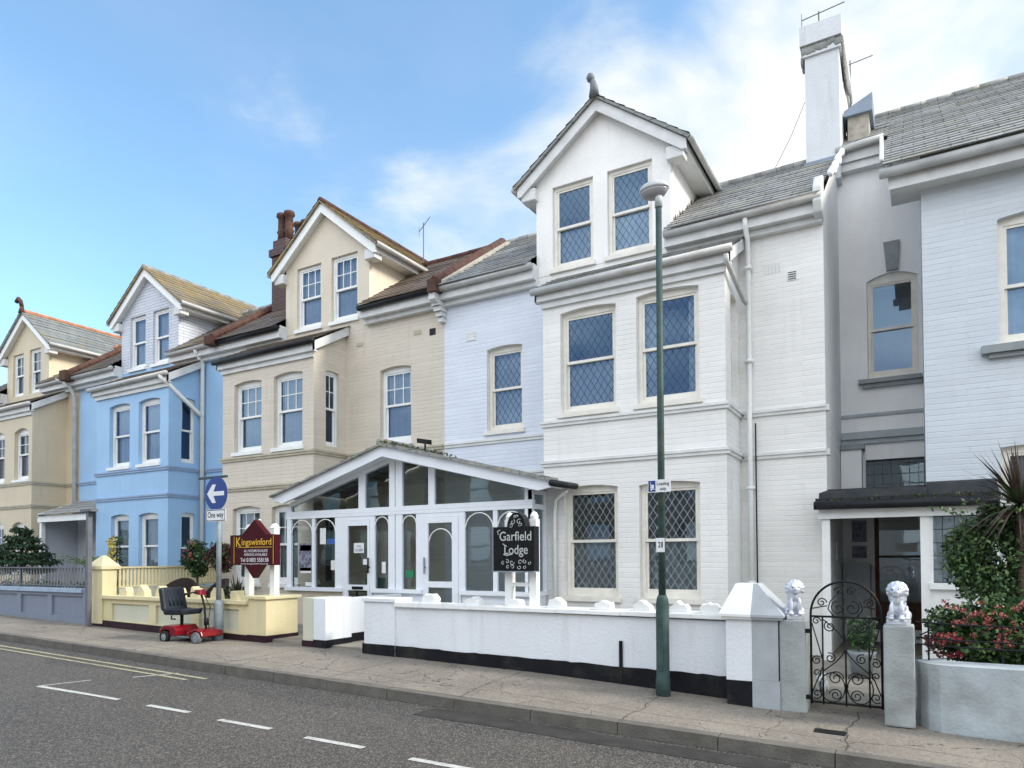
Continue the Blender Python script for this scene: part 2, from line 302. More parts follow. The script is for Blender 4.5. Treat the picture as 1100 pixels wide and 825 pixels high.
def paving():
    m, t, b = newmat('pavement_concrete'); b.inputs['Roughness'].default_value = .85
    g = nd(t, 'ShaderNodeNewGeometry'); P = g.outputs['Position']; s = nd(t, 'ShaderNodeSeparateXYZ'); t.links.new(P, s.inputs[0])
    big = noise_n(t, 1.0, 7, P, .65); fine = noise_n(t, 55, 3, P, .7); vo = nd(t, 'ShaderNodeTexVoronoi'); vo.inputs['Scale'].default_value = 60; t.links.new(P, vo.inputs['Vector'])
    c = mixc(t, mrange(t, big.outputs[0], .32, .68), (.15, .13, .105), (.25, .22, .18))
    sc = nd(t, 'ShaderNodeSeparateColor'); t.links.new(vo.outputs['Color'], sc.inputs[0])
    c = mixc(t, mrange(t, sc.outputs[0], .6, .95, 0, .4), c, (.34, .31, .27))
    c = mixc(t, mrange(t, sc.outputs[1], .7, .95, 0, .5), c, (.09, .085, .075))
    # bay joints and wandering cracks
    w2 = noise_n(t, 1.7, 3, P); wm = mrange(t, w2.outputs[0], 0, 1, -.12, .12)
    def line(src, period, off, e):
        a = nd(t, 'ShaderNodeMath'); a.operation = 'ADD'; t.links.new(src, a.inputs[0]); t.links.new(wm, a.inputs[1])
        d = nd(t, 'ShaderNodeMath'); d.operation = 'MULTIPLY_ADD'; d.inputs[1].default_value = 1 / period; d.inputs[2].default_value = off; t.links.new(a.outputs[0], d.inputs[0])
        f = nd(t, 'ShaderNodeMath'); f.operation = 'FRACT'; t.links.new(d.outputs[0], f.inputs[0])
        l = nd(t, 'ShaderNodeMath'); l.operation = 'LESS_THAN'; l.inputs[1].default_value = e / period; t.links.new(f.outputs[0], l.inputs[0]); return l.outputs[0]
    c = mixc(t, line(s.outputs[0], 1.85, .3, .014), c, (.05, .048, .04)); c = mixc(t, line(s.outputs[1], 1.3, .02, .012), c, (.055, .05, .045))
    v2 = nd(t, 'ShaderNodeTexVoronoi'); v2.feature = 'DISTANCE_TO_EDGE'; v2.inputs['Scale'].default_value = .8
    nv = noise_n(t, 3, 4, P); vm = nd(t, 'ShaderNodeVectorMath'); vm.operation = 'ADD'; t.links.new(P, vm.inputs[0])
    vs = nd(t, 'ShaderNodeVectorMath'); vs.operation = 'SCALE'; vs.inputs['Scale'].default_value = .35; t.links.new(nv.outputs['Color'], vs.inputs[0]); t.links.new(vs.outputs[0], vm.inputs[1])
    t.links.new(vm.outputs[0], v2.inputs['Vector'])
    ck = nd(t, 'ShaderNodeMath'); ck.operation = 'LESS_THAN'; ck.inputs[1].default_value = .0035; t.links.new(v2.outputs['Distance'], ck.inputs[0])
    c = mixc(t, ck.outputs[0], c, (.06, .055, .045))
    t.links.new(c, b.inputs['Base Color']); bump(t, b, fine.outputs[0], .008); return m
M['asphalt'] = asphalt(); M['paving'] = paving()
M['tar_patch'] = simple('smooth_tar_patch', (.048, .045, .043), .8, .3, 5, bmp=.004, bscale=80)
M['kerb'] = simple('grey_kerbstone', (.13, .12, .105), .8, .3, 5, bmp=.008, bscale=50, dirt=.5)
M['path'] = simple('concrete_path', (.26, .24, .20), .85, .25, 3, bmp=.006, dirt=.4)
M['soil'] = simple('dark_soil', (.05, .04, .03), .95, .3, 9, bmp=.03)

# ------------------------------------------------------------------ mesh helpers
class MB:
    def __init__(s): s.v = []; s.f = []; s.m = []; s.sm = False
    def quad(s, *p, mi=0):
        i = len(s.v); s.v += [tuple(q) for q in p]; s.f.append(tuple(range(i, i + len(p)))); s.m.append(mi)
    def hexa(s, P, mi=0):
        i = len(s.v); s.v += [tuple(p) for p in P]
        for f in ((0, 3, 2, 1), (4, 5, 6, 7), (0, 1, 5, 4), (1, 2, 6, 5), (2, 3, 7, 6), (3, 0, 4, 7)):
            s.f.append(tuple(i + k for k in f)); s.m.append(mi)
    def box(s, x0, x1, y0, y1, z0, z1, mi=0):
        s.hexa([(x0, y0, z0), (x1, y0, z0), (x1, y1, z0), (x0, y1, z0), (x0, y0, z1), (x1, y0, z1), (x1, y1, z1), (x0, y1, z1)], mi)
    def mbox(s, mp, u0, u1, z0, z1, d0, d1, mi=0):
        s.hexa([mp(u0, z0, d0), mp(u1, z0, d0), mp(u1, z0, d1), mp(u0, z0, d1), mp(u0, z1, d0), mp(u1, z1, d0), mp(u1, z1, d1), mp(u0, z1, d1)], mi)
    def prism(s, poly, y0, y1, mi=0):
        """poly of (x,z), extruded in y"""
        n = len(poly); i = len(s.v); s.v += [(x, y0, z) for x, z in poly] + [(x, y1, z) for x, z in poly]
        s.f.append(tuple(i + k for k in range(n))); s.f.append(tuple(i + n + n - 1 - k for k in range(n))); s.m += [mi, mi]
        for k in range(n): s.f.append((i + k, i + (k + 1) % n, i + n + (k + 1) % n, i + n + k)); s.m.append(mi)
    def prismx(s, poly, x0, x1, mi=0):
        n = len(poly); i = len(s.v); s.v += [(x0, y, z) for y, z in poly] + [(x1, y, z) for y, z in poly]
        s.f.append(tuple(i + k for k in range(n))); s.f.append(tuple(i + n + n - 1 - k for k in range(n))); s.m += [mi, mi]
        for k in range(n): s.f.append((i + k, i + (k + 1) % n, i + n + (k + 1) % n, i + n + k)); s.m.append(mi)
    def tube(s, pts, r, n=8, mi=0, r1=None):
        pts = [Vector(p) for p in pts]; rings = []; up = None
        for k, p in enumerate(pts):
            d = (pts[min(k + 1, len(pts) - 1)] - pts[max(k - 1, 0)]).normalized()
            if up is None: up = Vector((0, 0, 1)) if abs(d.z) < .9 else Vector((1, 0, 0))
            a = d.cross(up);
            if a.length < 1e-4: a = d.cross(Vector((0, 1, 0)))
            a.normalize(); b = a.cross(d).normalized(); up = b
            rr = r if r1 is None else r + (r1 - r) * k / (len(pts) - 1)
            i = len(s.v); s.v += [tuple(p + a * rr * math.cos(2 * math.pi * j / n) + b * rr * math.sin(2 * math.pi * j / n)) for j in range(n)]; rings.append(i)
        for q in range(len(rings) - 1):
            for j in range(n): s.f.append((rings[q] + j, rings[q] + (j + 1) % n, rings[q + 1] + (j + 1) % n, rings[q + 1] + j)); s.m.append(mi)
        s.f.append(tuple(rings[0] + j for j in range(n))[::-1]); s.f.append(tuple(rings[-1] + j for j in range(n))); s.m += [mi, mi]
    def lathe(s, c, prof, n=20, mi=0, sx=1, sy=1):
        """prof list of (r,z)"""
        rings = []
        for r, z in prof:
            i = len(s.v); s.v += [(c[0] + sx * r * math.cos(2 * math.pi * j / n), c[1] + sy * r * math.sin(2 * math.pi * j / n), c[2] + z) for j in range(n)]; rings.append(i)
        for q in range(len(rings) - 1):
            for j in range(n): s.f.append((rings[q] + j, rings[q] + (j + 1) % n, rings[q + 1] + (j + 1) % n, rings[q + 1] + j)); s.m.append(mi)
        s.f.append(tuple(rings[0] + j for j in range(n))[::-1]); s.f.append(tuple(rings[-1] + j for j in range(n))); s.m += [mi, mi]
    def leaf(s, p, size, mi=0, d=None, wid=.45):
        d = d or Vector((random.gauss(0, 1), random.gauss(0, 1), random.gauss(0, 1)))
        d = d.normalized() * size; a = d.cross(Vector((random.gauss(0, 1), random.gauss(0, 1), random.gauss(0, 1)))).normalized() * size * wid
        p = Vector(p); s.quad(p - a * .2, p + d * .5 - a * .5, p + d, p + d * .5 + a * .5, mi=mi)
    def cloud(s, c, rad, n, size, mis, shell=.5, wid=.5):
        c = Vector(c)
        for _ in range(n):
            while True:
                q = Vector((random.uniform(-1, 1), random.uniform(-1, 1), random.uniform(-1, 1)))
                if q.length <= 1: break
            if random.random() < shell and q.length > 0: q = q.normalized() * random.uniform(.75, 1.02)
            k = .8 + .5 * mnoise.noise(q * 2 + c * 3)
            p = c + Vector((q.x * rad[0], q.y * rad[1], q.z * rad[2])) * k
            s.leaf(p, size * random.uniform(.6, 1.3), random.choice(mis), wid=wid)
    def build(s, name, mats, parent=None, smooth=False, bevel=0, fixn=True):
        org = Vector(parent['_org']) if parent is not None and '_org' in parent else Vector((0, 0, 0))
        me = bpy.data.meshes.new(name); me.from_pydata([tuple(Vector(v) - org) for v in s.v], [], s.f)
        for m in (mats if isinstance(mats, (list, tuple)) else [mats]): me.materials.append(M[m] if isinstance(m, str) else m)
        for p, k in zip(me.polygons, s.m): p.material_index = k; p.use_smooth = smooth
        o = bpy.data.objects.new(name, me); COL.objects.link(o)
        if fixn or bevel:
            bm = bmesh.new(); bm.from_mesh(me)
            if bevel:
                bmesh.ops.remove_doubles(bm, verts=bm.verts, dist=1e-5)
                bmesh.ops.recalc_face_normals(bm, faces=bm.faces)
                es = [e for e in bm.edges if len(e.link_faces) == 2 and e.calc_face_angle(0) > .6]
                bmesh.ops.bevel(bm, geom=es, offset=bevel, segments=2, affect='EDGES', profile=.6)
            else: bmesh.ops.recalc_face_normals(bm, faces=bm.faces)
            bm.to_mesh(me); bm.free()
        if parent is not None: o.parent = parent; o['_org'] = parent['_org']
        else: o['_org'] = (0.0, 0.0, 0.0)
        return o
def FR(Y): return lambda u, z, d=0: (u, Y + d, z)            # wall facing the street
def SR(X): return lambda u, z, d=0: (X - d, u, z)            # wall facing +X, u = Y
def SL(X): return lambda u, z, d=0: (X + d, u, z)            # wall facing -X
def thing(name, label, cat, loc, group=None):
    o = bpy.data.objects.new(name, None); COL.objects.link(o); o.location = loc; o.empty_display_size = .2
    o['_org'] = tuple(float(a) for a in loc); o['label'] = label; o['category'] = cat
    if group: o['group'] = group
    return o
def struct(name, b, mats, smooth=False, kind='structure'):
    o = b.build(name, mats, None, smooth); o['kind'] = kind; return o
def single(name, b, mats, label, cat, group=None, smooth=False, bevel=0, kind=None):
    o = b.build(name, mats, None, smooth, bevel)
    # origin at the base of the thing
    co = [v.co for v in o.data.vertices]; c = Vector(((min(v.x for v in co) + max(v.x for v in co)) / 2, (min(v.y for v in co) + max(v.y for v in co)) / 2, min(v.z for v in co)))
    for v in o.data.vertices: v.co -= c
    o.location = c; o['_org'] = tuple(c); o['label'] = label; o['category'] = cat
    if group: o['group'] = group
    if kind: o['kind'] = kind
    return o
def text(s, name, parent, x, y, z, h, mat, width=None, ext=.002, off=0, align='CENTER', rotx=90, shear=0):
    """flat lettering facing -Y, lower centre at x,y,z; h = capital height"""
    c = bpy.data.curves.new(name, 'FONT'); c.body = s; c.size = 1; c.align_x = align; c.extrude = 0; c.offset = off; c.shear = shear; c.fill_mode = 'FRONT'
    o = bpy.data.objects.new(name, c); COL.objects.link(o)
    dg = bpy.context.evaluated_depsgraph_get(); me = bpy.data.meshes.new_from_object(o.evaluated_get(dg)); bpy.data.objects.remove(o)
    if not len(me.vertices): return None
    xs = [v.co.x for v in me.vertices]; cap = .70
    sx = h / cap
    if width: sx = width / max(1e-6, max(xs) - min(xs))
    mid = (max(xs) + min(xs)) / 2; org = Vector(parent['_org'])
    for v in me.vertices: v.co = Vector((x + (v.co.x - mid) * sx, y, z + v.co.y * h / cap)) - org
    me.materials.append(M[mat]); ob = bpy.data.objects.new(name, me); COL.objects.link(ob); ob.parent = parent; ob['_org'] = parent['_org']; return ob
def remesh_blob(name, ells, mats, parent, voxel=.012, smooth=True):
    """ells: (centre, radii, optional (axis rot tuple)) -> one continuous surface"""
    bm = bmesh.new()
    for e in ells:
        mt = Matrix.Translation(Vector(e[0]))
        if len(e) > 2:
            mt = mt @ Matrix.Rotation(e[2][0], 4, 'X') @ Matrix.Rotation(e[2][1], 4, 'Y') @ Matrix.Rotation(e[2][2], 4, 'Z')
        mt = mt @ Matrix.Diagonal((*e[1], 1)); bmesh.ops.create_icosphere(bm, subdivisions=3, radius=1, matrix=mt)
    me = bpy.data.meshes.new(name); bm.to_mesh(me); bm.free(); o = bpy.data.objects.new(name, me); COL.objects.link(o)
    md = o.modifiers.new('r', 'REMESH'); md.mode = 'VOXEL'; md.voxel_size = voxel; md.use_smooth_shade = smooth
    m2 = o.modifiers.new('s', 'SMOOTH'); m2.iterations = 2
    dg = bpy.context.evaluated_depsgraph_get(); me2 = bpy.data.meshes.new_from_object(o.evaluated_get(dg)); bpy.data.objects.remove(o)
    org = Vector(parent['_org'])
    for v in me2.vertices: v.co -= org
    me2.materials.clear(); me2.materials.append(M[mats]); me2.name = name
    ob = bpy.data.objects.new(name, me2); COL.objects.link(ob); ob.parent = parent; ob['_org'] = parent['_org']; return ob

# ------------------------------------------------------------------ facade helpers
def wall_open(b, mp, u0, u1, z0, z1, ops, mi=0, depth=.13, arch=0.0):
    us = sorted({u0, u1, *[o[0] for o in ops], *[o[1] for o in ops]}); zs = sorted({z0, z1, *[o[2] for o in ops], *[o[3] for o in ops]})
    us = [u for u in us if u0 - 1e-6 <= u <= u1 + 1e-6]; zs = [z for z in zs if z0 - 1e-6 <= z <= z1 + 1e-6]
    for i in range(len(us) - 1):
        for j in range(len(zs) - 1):
            uc, zc = (us[i] + us[i + 1]) / 2, (zs[j] + zs[j + 1]) / 2
            if any(o[0] < uc < o[1] and o[2] < zc < o[3] for o in ops): continue
            b.quad(mp(us[i], zs[j], 0), mp(us[i + 1], zs[j], 0), mp(us[i + 1], zs[j + 1], 0), mp(us[i], zs[j + 1], 0), mi=mi)
    for o in ops:
        dp = o[4] if len(o) > 4 else depth; a = o[5] if len(o) > 5 else arch
        if dp <= 0: continue
        b.quad(mp(o[0], o[2], 0), mp(o[0], o[3] - a, 0), mp(o[0], o[3] - a, dp), mp(o[0], o[2], dp), mi=mi)
        b.quad(mp(o[1], o[2], 0), mp(o[1], o[3] - a, 0), mp(o[1], o[3] - a, dp), mp(o[1], o[2], dp), mi=mi)
        b.quad(mp(o[0], o[2], 0), mp(o[1], o[2], 0), mp(o[1], o[2], dp), mp(o[0], o[2], dp), mi=mi)
        n = 8 if a else 1; uc = (o[0] + o[1]) / 2; hw = (o[1] - o[0]) / 2
        za = lambda u: o[3] - a * ((u - uc) / hw) ** 2
        for k in range(n):
            a0 = o[0] + 2 * hw * k / n; a1 = o[0] + 2 * hw * (k + 1) / n
            b.quad(mp(a0, za(a0), 0), mp(a1, za(a1), 0), mp(a1, za(a1), dp), mp(a0, za(a0), dp), mi=mi)
            if a: b.quad(mp(a0, za(a0), 0), mp(a1, za(a1), 0), mp(a1, o[3], 0), mp(a0, o[3], 0), mi=mi)
def curtain_sheet(b, mp, u0, u1, z0, z1, d, amp=.012, n=None):
    n = n or max(6, int((u1 - u0) / .03)); ph = random.random() * 6
    pts = [(u0 + (u1 - u0) * k / n, d + amp * math.sin(k * 1.9 + ph) + amp * .6 * math.sin(k * .73 + ph)) for k in range(n + 1)]
    for k in range(n): b.quad(mp(pts[k][0], z0, pts[k][1]), mp(pts[k + 1][0], z0, pts[k + 1][1]), mp(pts[k + 1][0], z1, pts[k + 1][1]), mp(pts[k][0], z1, pts[k][1]))
def sash(parent, mp, u0, u1, z0, z1, frame='wood_cream', pane='lattice', style='plain', fw=.06, rail=None, d=.09, curtain='net', sill=True, cur=None, arch=0):
    """sash window filling the opening, frame set back by d. arch: top filler"""
    f = MB(); zr = rail if rail else (z0 + z1) / 2
    e = .004
    f.mbox(mp, u0 + e, u0 + fw, z0, z1 - e, d, d + .09); f.mbox(mp, u1 - fw, u1 - e, z0, z1 - e, d, d + .09)
    f.mbox(mp, u0 + fw, u1 - fw, z1 - fw - arch, z1 - e, d + .001, d + .089); f.mbox(mp, u0 + fw, u1 - fw, z0 + e, z0 + fw + .02, d + .001, d + .089)
    i0, i1 = u0 + fw, u1 - fw; t = .035
    # upper sash nearer the street, lower sash set back
    zt = z1 - fw - arch
    f.mbox(mp, i0, i1, zr - .022, zr + .022, d + .012, d + .075)
    f.mbox(mp, i0, i0 + t, zr + .022, zt, d + .015, d + .045); f.mbox(mp, i1 - t, i1, zr + .022, zt, d + .015, d + .045)
    f.mbox(mp, i0 + t, i1 - t, zt - t, zt, d + .015, d + .045)
    f.mbox(mp, i0, i0 + t, z0 + fw + .02, zr - .022, d + .05, d + .078); f.mbox(mp, i1 - t, i1, z0 + fw + .02, zr - .022, d + .05, d + .078)
    f.mbox(mp, i0 + t, i1 - t, z0 + fw + .02, z0 + fw + .02 + t * 1.5, d + .05, d + .078)
    if style in ('georgian', 'georgian2'):
        cols = 3 if style == 'georgian' else 2
        for k in range(1, cols):
            u = i0 + (i1 - i0) * k / cols; f.mbox(mp, u - .009, u + .009, zr + .022, zt - t, d + .02, d + .04)
        zm = (zr + zt) / 2; f.mbox(mp, i0 + t, i1 - t, zm - .009, zm + .009, d + .021, d + .039)
    w_ = f.build('window', frame, parent)
    p = MB(); p.quad(mp(i0 + t, zr + .02, d + .032), mp(i1 - t, zr + .02, d + .032), mp(i1 - t, zt - t + .002, d + .032), mp(i0 + t, zt - t + .002, d + .032))
    p.quad(mp(i0 + t, z0 + fw + .06, d + .064), mp(i1 - t, z0 + fw + .06, d + .064), mp(i1 - t, zr - .02, d + .064), mp(i0 + t, zr - .02, d + .064))
    p.build('pane', pane, w_, fixn=False)
    if sill:
        s = MB(); s.mbox(mp, u0 - .05, u1 + .05, z0 - .07, z0 + .004, -.05, d + .01); s.build('sill', frame, w_)
    if curtain:
        c = MB()
        if cur == 'sides':
            curtain_sheet(c, mp, u0, u0 + (u1 - u0) * .3, z0, z1, d + .12); curtain_sheet(c, mp, u1 - (u1 - u0) * .22, u1, z0, z1, d + .12)
        elif cur == 'low': curtain_sheet(c, mp, u0, u1, z0, zr + .02, d + .12)
        else: curtain_sheet(c, mp, u0, u1, z0, z1, d + .12)
        c.build('curtain', curtain, w_, fixn=False)
    return w_
def slates(b, A, B, C, D, courses, lift=.014, mi=0):
    """A,B = eave left,right; D,C = ridge left,right; real stepped courses, front edges jittered"""
    A, B, C, D = map(Vector, (A, B, C, D)); nrm = (B - A).cross(D - A).normalized()
    if nrm.z < 0: nrm = -nrm
    for k in range(courses):
        t0, t1 = k / courses, (k + 1) / courses
        l0 = A.lerp(D, t0); r0 = B.lerp(C, t0); l1 = A.lerp(D, t1); r1 = B.lerp(C, t1)
        n = max(2, int((r0 - l0).length / .9))
        for j in range(n):
            s0, s1 = j / n, (j + 1) / n; j0 = lift * random.uniform(.7, 1.5)
            p0 = l0.lerp(r0, s0) + nrm * j0; p1 = l0.lerp(r0, s1) + nrm * j0; p2 = l1.lerp(r1, s1); p3 = l1.lerp(r1, s0)
            b.quad(p0, p1, p2, p3, mi=mi); b.quad(l0.lerp(r0, s0) - nrm * .004, l0.lerp(r0, s1) - nrm * .004, p1, p0, mi=mi)
def ridge(b, p, q, r=.09, step=.42):
    p, q = Vector(p), Vector(q); n = max(1, int((q - p).length / step))
    for k in range(n):
        a = p.lerp(q, k / n); c = p.lerp(q, (k + 1.03) / n); b.tube([a, c], r * random.uniform(.96, 1.05), 8)
def Gz(X): return -1.54 - .0215 * X

# ================================================================== GROUND
b = MB(); b.quad((-1500, -1500, -6), (1500, -1500, -6), (1500, 1500, -6), (-1500, 1500, -6)); struct('ground', b, 'soil')
b = MB()
for i in range(-16, 9):
    x0, x1 = i * 5., i * 5. + 5
    b.quad((x0, -1.6, Gz(x0) - .11), (x1, -1.6, Gz(x1) - .11), (x1, 6.02, Gz(x1) - .11), (x0, 6.02, Gz(x0) - .11))
struct('road', b, 'asphalt')
def PV(X, Y):
    k = max(0, min(1, (-X - 1.5) / 2.5)) * max(0, min(1, (12 + X) / 4)); return Gz(X) + .035 * k * (Y - 6) + .004 * mnoise.noise(Vector((X * 1.3, Y * 2, 0)))
b = MB()
xs = [-80 + .5 * i for i in range(241)]; ys = [6.13, 6.5, 7, 7.4, 7.7, 7.9]
for i in range(len(xs) - 1):
    for j in range(len(ys) - 1):
        b.quad(*[(x, y, PV(x, y)) for x, y in ((xs[i], ys[j]), (xs[i + 1], ys[j]), (xs[i + 1], ys[j + 1]), (xs[i], ys[j + 1]))])
struct('pavement', b, 'paving', True)
b = MB(); x = -60.0
while x < 12:
    L_ = .9; dz = random.uniform(-.004, .004); dy = random.uniform(-.004, .004)
    b.hexa([(x + .004, 6 + dy, Gz(x) - .14), (x + L_ - .004, 6 + dy, Gz(x + L_) - .14), (x + L_ - .004, 6.13, Gz(x + L_) - .14), (x + .004, 6.13, Gz(x) - .14),
            (x + .004, 6.012 + dy, Gz(x) + .002 + dz), (x + L_ - .004, 6.012 + dy, Gz(x + L_) + .002 + dz), (x + L_ - .004, 6.13, Gz(x + L_) + .004 + dz), (x + .004, 6.13, Gz(x) + .004 + dz)])
    x += L_
k_ = struct('kerb', b, 'kerb')
b = MB()
for i in range(-16, 9):
    x0, x1 = i * 5., i * 5. + 5
    b.quad((x0, 7.72, Gz(x0) + .09), (x1, 7.72, Gz(x1) + .09), (x1, 20, Gz(x1) + .14), (x0, 20, Gz(x0) + .14))
    b.quad((x0, 7.72, Gz(x0) + .09), (x1, 7.72, Gz(x1) + .09), (x1, 7.72, Gz(x1) - .1), (x0, 7.72, Gz(x0) - .1))
struct('front_garden_ground', b, 'path')
b = MB()
for i in range(-16, 9):
    x0, x1 = i * 5., i * 5. + 5
    b.quad((x0, -1.6, Gz(x0)), (x1, -1.6, Gz(x1)), (x1, -8, Gz(x1)), (x0, -8, Gz(x0))); b.quad((x0, -1.6, Gz(x0)), (x1, -1.6, Gz(x1)), (x1, -1.6, Gz(x1) - .2), (x0, -1.6, Gz(x0) - .2))
struct('opposite_pavement', b, 'paving')
# painted markings
def mark(b, x0, y0, x1, y1, wd):
    d = Vector((x1 - x0, y1 - y0, 0)); n = Vector((-d.y, d.x, 0)).normalized() * wd / 2; seg = max(1, int(d.length / .3))
    for k in range(seg):
        p = Vector((x0, y0, 0)) + d * k / seg; q = Vector((x0, y0, 0)) + d * (k + 1) / seg; jz = .004
        P_ = [p - n, q - n, q + n, p + n]; b.quad(*[(v.x, v.y, Gz(v.x) - .11 + jz) for v in P_])
b = MB()
def patch(x0, x1, y0, y1):
    n = 14; pts = []
    for k in range(n): pts.append((x0 + (x1 - x0) * k / (n - 1), y0 + random.uniform(-.02, .02)))
    for k in range(n): pts.append((x1 - (x1 - x0) * k / (n - 1), y1 + random.uniform(-.02, .02)))
    for k in range(n - 1): (a, c), (d, e) = pts[k], pts[k + 1]; (f_, g_), (h_, i_) = pts[2 * n - 1 - k], pts[2 * n - 2 - k]; b.quad((a, c, Gz(a) - .106), (d, e, Gz(d) - .106), (h_, i_, Gz(h_) - .106), (f_, g_, Gz(f_) - .106))
patch(-4.4, -.9, 5.60, 5.93); struct('road_repair_patch', b, 'tar_patch')
b = MB(); mark(b, -60, 5.53, -7.85, 5.49, .06); mark(b, -60, 5.68, -7.7, 5.66, .06); struct('double_yellow_lines', b, 'yellow_line')
b = MB(); mark(b, -8.87, 4.3, -8.0, 4.36, .07); mark(b, -8.0, 4.36, -7.42, 4.39, .06)
for x0, x1 in ((-6.92, -6.29), (-5.80, -5.12), (-4.65, -4.01), (-3.5, -2.87), (-2.3, -1.65), (-1.1, -.5)): mark(b, x0, 4.4, x1, 4.43, .07)
mark(b, -8.87, 4.3, -8.76, 4.84, .04); mark(b, -8.53, 5.22, -8.34, 5.72, .04)
struct('parking_bay_markings', b, 'white_line')
b = MB()
mark(b, -16.2, 5.45, -16.0, 5.85, .12)
for _ in range(30):
    x = random.uniform(-9, 1); y = 6.13 + random.random() * 1.4; s = random.uniform(.008, .03); b.lathe((x, y, PV(x, y)), [(s, 0), (s * .6, .006)], 5)
    # small grit and litter
b2 = MB()
for _ in range(60):
    x = random.uniform(-9, 0); y = 7.52 + random.random() * .06; z = PV(x, y); b2.leaf((x, y, z), random.uniform(.01, .04), 0)
struct('pavement_grit', b, 'kerb')
b3 = MB(); b3.hexa([(-.83, 6.62, PV(-.7, 6.6) + .002)] * 1 + [(-.58, 6.62, PV(-.6, 6.6) + .002), (-.58, 6.76, PV(-.6, 6.7) + .002), (-.83, 6.76, PV(-.8, 6.7) + .002), (-.83, 6.62, PV(-.7, 6.6) + .008), (-.58, 6.62, PV(-.6, 6.6) + .008), (-.58, 6.76, PV(-.6, 6.7) + .008), (-.83, 6.76, PV(-.8, 6.7) + .008)])
single('service_cover', b3, 'black_iron', 'small dark iron service cover in the pavement near the gate', 'cover'); struct('wall_foot_litter', b2, 'grey_leaf', kind='stuff')

